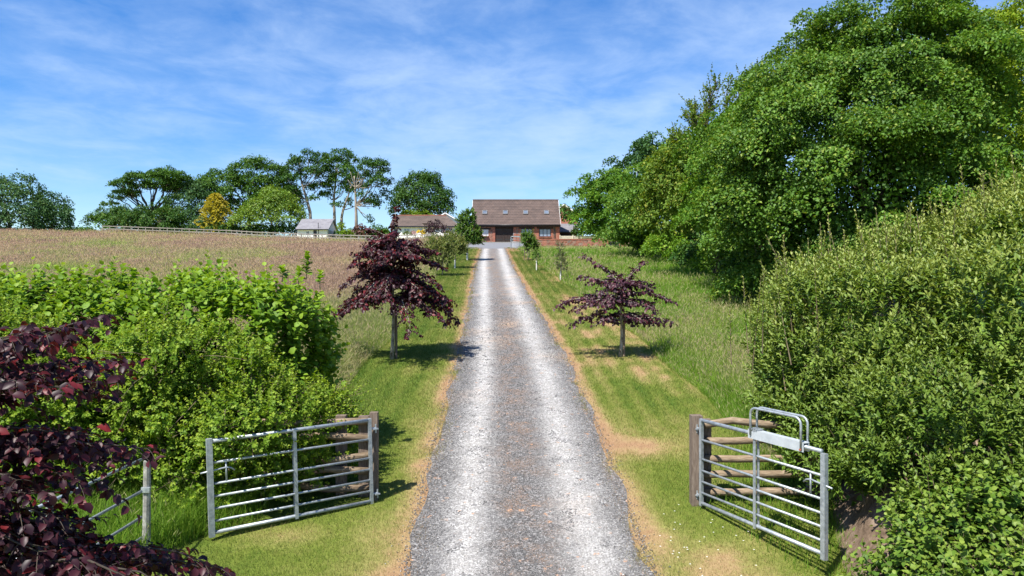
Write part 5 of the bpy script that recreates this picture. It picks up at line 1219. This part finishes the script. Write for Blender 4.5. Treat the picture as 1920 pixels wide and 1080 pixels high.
def far_gable():
    Y = 128.0; k = Y / F; X = lambda p: (p - 960) * k; Zp = lambda p: CAMZ + (540 - p) * k; z0 = float(G(X(1057), Y))
    t = thing('distant_house', 'distant brick house whose white-edged gable peeps over the brick house roof', 'house', (X(1057), Y, z0)); c = X(1057.5); h = 2.4; zr = Zp(384); zt = zr - 1.7
    m = MB(); m.poly([(c - h, Y, z0 - 1), (c + h, Y, z0 - 1), (c + h, Y, zt), (c, Y, zr), (c - h, Y, zt)])
    for s in (-1, 1): m.poly([(c + s * h, Y, z0 - 1), (c + s * h, Y + 9, z0 - 1), (c + s * h, Y + 9, zt), (c + s * h, Y, zt)])
    m.build('wall', M['brick'], t)
    m = MB()
    for s in (-1, 1): m.bar((c + s * .0, Y - .3, zr + .05), (c + s * (h + .4), Y - .3, zt - .2), .08, .2)
    m.build('bargeboard', M['white_paint'], t)
    m = MB()
    for s in (-1, 1): m.add([(c, Y - .35, zr + .25), (c + s * (h + .4), Y - .35, zt - .02), (c + s * (h + .4), Y + 9, zt - .02), (c, Y + 9, zr + .25)], [(0, 1, 2, 3)])
    m.build('roof', M['tile_dark'], t)
far_gable()

def bungalow():
    Y = 110.0; k = Y / F; X = lambda p: (p - 960) * k; Zp = lambda p: CAMZ + (540 - p) * k; z0 = float(G(-15, Y)) - .6
    t = thing('bungalow', 'white bungalow with brown hipped roof half hidden by garden shrubs', 'house', (X(800), Y, z0)); a, b = X(735), X(858); D = 7.0; zt = Zp(423.5); yr = Y + 3.5; zr = CAMZ + (540 - 404.5) * yr / F
    ops = [(X(783), X(794), Zp(437), Zp(427.5)), (X(757), X(768), Zp(437), Zp(428)), (X(830), X(846), Zp(438), Zp(426.5))]
    m = MB(); wall_faces(m, a, b, z0 - .5, zt, Y, ops); m.poly([(a, Y + D, z0 - .5), (b, Y + D, z0 - .5), (b, Y + D, zt), (a, Y + D, zt)])
    for x in (a, b): m.poly([(x, Y, z0 - .5), (x, Y + D, z0 - .5), (x, Y + D, zt), (x, Y, zt)])
    m.build('wall', M['white'], t)
    for o in ops: window(t, *o, Y, 2, 'white_paint', 'glass', .06)
    r = MB(); hx = X(833); e = .35; rx = b + e
    tiled_slope(r, a - e, hx, Y - e, zt - .1, yr, zr, 10, .04); tiled_slope(r, a - e, hx, Y + D + e, zt - .1, yr, zr, 10, .04)
    r.add([(hx, Y - e, zt - .06), (rx, Y - e, zt - .06), (hx, yr, zr + .04)], [(0, 1, 2)]); r.add([(rx, Y - e, zt - .06), (rx, Y + D + e, zt - .06), (hx, yr, zr + .04)], [(0, 1, 2)]); r.add([(hx, Y + D + e, zt - .06), (rx, Y + D + e, zt - .06), (hx, yr, zr + .04)], [(0, 1, 2)])
    rf = r.build('roof', M['tile_dark'], t)
    m = MB(); m.tube([(a - e, yr, zr + .05), (hx, yr, zr + .05)], .09, 7); m.build('ridge_tiles', M['brick'], rf)
    m = MB(); m.box(a - e, rx, Y - e - .04, Y - e, zt - .24, zt - .04); m.build('gutter', M['black'], t)
    # rear wing with white bargeboards
    yw = Y + D + 2; c = X(835) * yw / Y; zz = CAMZ + (540 - 399.5) * yw / F; hw_ = 3.2; zl = CAMZ + (540 - 421) * yw / F
    m = MB(); m.poly([(c - hw_, yw, z0), (c + hw_, yw, z0), (c + hw_, yw, zl), (c, yw, zz), (c - hw_, yw, zl)]); m.poly([(c + hw_, yw, z0), (c + hw_, yw + 7, z0), (c + hw_, yw + 7, zl), (c + hw_, yw, zl)]); m.build('rear_wing', M['white'], t)
    m = MB()
    for s in (-1, 1): m.bar((c, yw - .3, zz), (c + s * (hw_ + .3), yw - .3, zl - .15), .08, .15)
    m.build('bargeboard', M['white_paint'], t)
    m = MB()
    for s in (-1, 1): m.add([(c, yw - .34, zz + .16), (c + s * (hw_ + .3), yw - .34, zl), (c + s * (hw_ + .3), yw + 7, zl), (c, yw + 7, zz + .16)], [(0, 1, 2, 3)])
    m.build('wing_roof', M['tile_dark'], t)
bungalow()

def swing():
    Y = 104.0; k = Y / F; X = lambda p: (p - 960) * k; Zp = lambda p: CAMZ + (540 - p) * k; z0 = float(G(X(799), Y))
    t = thing('garden_swing', 'dark timber swing frame in front of the bungalow window', 'swing', (X(799), Y, z0))
    for x, y in ((X(796), Y), (X(803), Y), (X(797.5), Y + .9), (X(804.5), Y + .9)):
        m = MB(); m.box(x - .05, x + .05, y - .05, y + .05, z0 - .2, Zp(420)); m.build('post', M['dark_wood'], t)
    m = MB(); m.box(X(792), X(806), Y - .05, Y + 1.0, Zp(420), Zp(418.6)); m.build('canopy', M['dark_wood'], t)
    m = MB(); m.box(X(796.5), X(802.5), Y + .2, Y + .7, z0 + .55, z0 + .62); m.box(X(796.5), X(802.5), Y + .7, Y + .75, z0 + .62, z0 + 1.1); m.build('seat', M['grey_timber'], t)
swing()

def garage():
    Y = 112.0; k = Y / F; X = lambda p: (p - 960) * k; Zp = lambda p: CAMZ + (540 - p) * k; a, b = X(557.5), X(613.5); z0 = float(G(-31, Y)) - .5; D = 6.2; zt = Zp(428.5); yr = Y + D / 2; zr = CAMZ + (540 - 410.5) * yr / F
    t = thing('white_garage', 'small white garage with grey slate roof behind the field fence', 'shed', ((a + b) / 2, Y, z0))
    door = (X(587.5), X(594), z0, Zp(431.5)); win = (X(574), X(580), Zp(441), Zp(433))
    m = MB(); wall_faces(m, a, b, z0 - .5, zt, Y, [door, win])
    m.poly([(a, Y, z0 - .5), (a, Y + D, z0 - .5), (a, Y + D, zt), (a, yr, zr - .1), (a, Y, zt)]); m.poly([(a, Y + D, z0 - .5), (b, Y + D, z0 - .5), (b, Y + D, zt), (a, Y + D, zt)]); m.build('wall', M['white'], t)
    m = MB(); m.poly([(b, Y, z0 - .5), (b, Y + D, z0 - .5), (b, Y + D, zt), (b, yr, zr - .1), (b, Y, zt)]); m.build('gable', M['white'], t)
    window(t, *win, Y, 2, 'white_paint', 'glass_dark', .06)
    m = MB(); m.box(door[0], door[1], Y + .1, Y + .15, door[2], door[3]); m.build('door', M['black'], t)
    for s in (0, 1):
        m = MB(); y0 = Y + .5 + s * 2.8; m.box(b + .004, b + .05, y0, y0 + 2.4, z0, zt - .15); m.build('garage_door', M['grey_clad'], t)
    r = MB(); tiled_slope(r, a - .2, b + .3, Y - .35, zt - .12, yr, zr, 11, .035); tiled_slope(r, a - .2, b + .3, Y + D + .35, zt - .12, yr, zr, 11, .035); r.build('roof', M['slate'], t)
    m = MB(); m.box(a - .15, b + .25, Y - .42, Y - .355, zt - .24, zt - .1); m.build('gutter', M['black'], t)
    m = MB()
    for s in (0, 1): m.bar((b + .31, Y - .35 if s == 0 else Y + D + .35, zt - .2), (b + .31, yr, zr - .06), .03, .16)
    m.build('bargeboard', M['black'], t)
    m = MB(); m.tube([(X(597), Y - .08, z0 + .1), (X(597), Y - .08, zt + .9)], .05, 7); m.build('flue', M['black'], t)
garage()
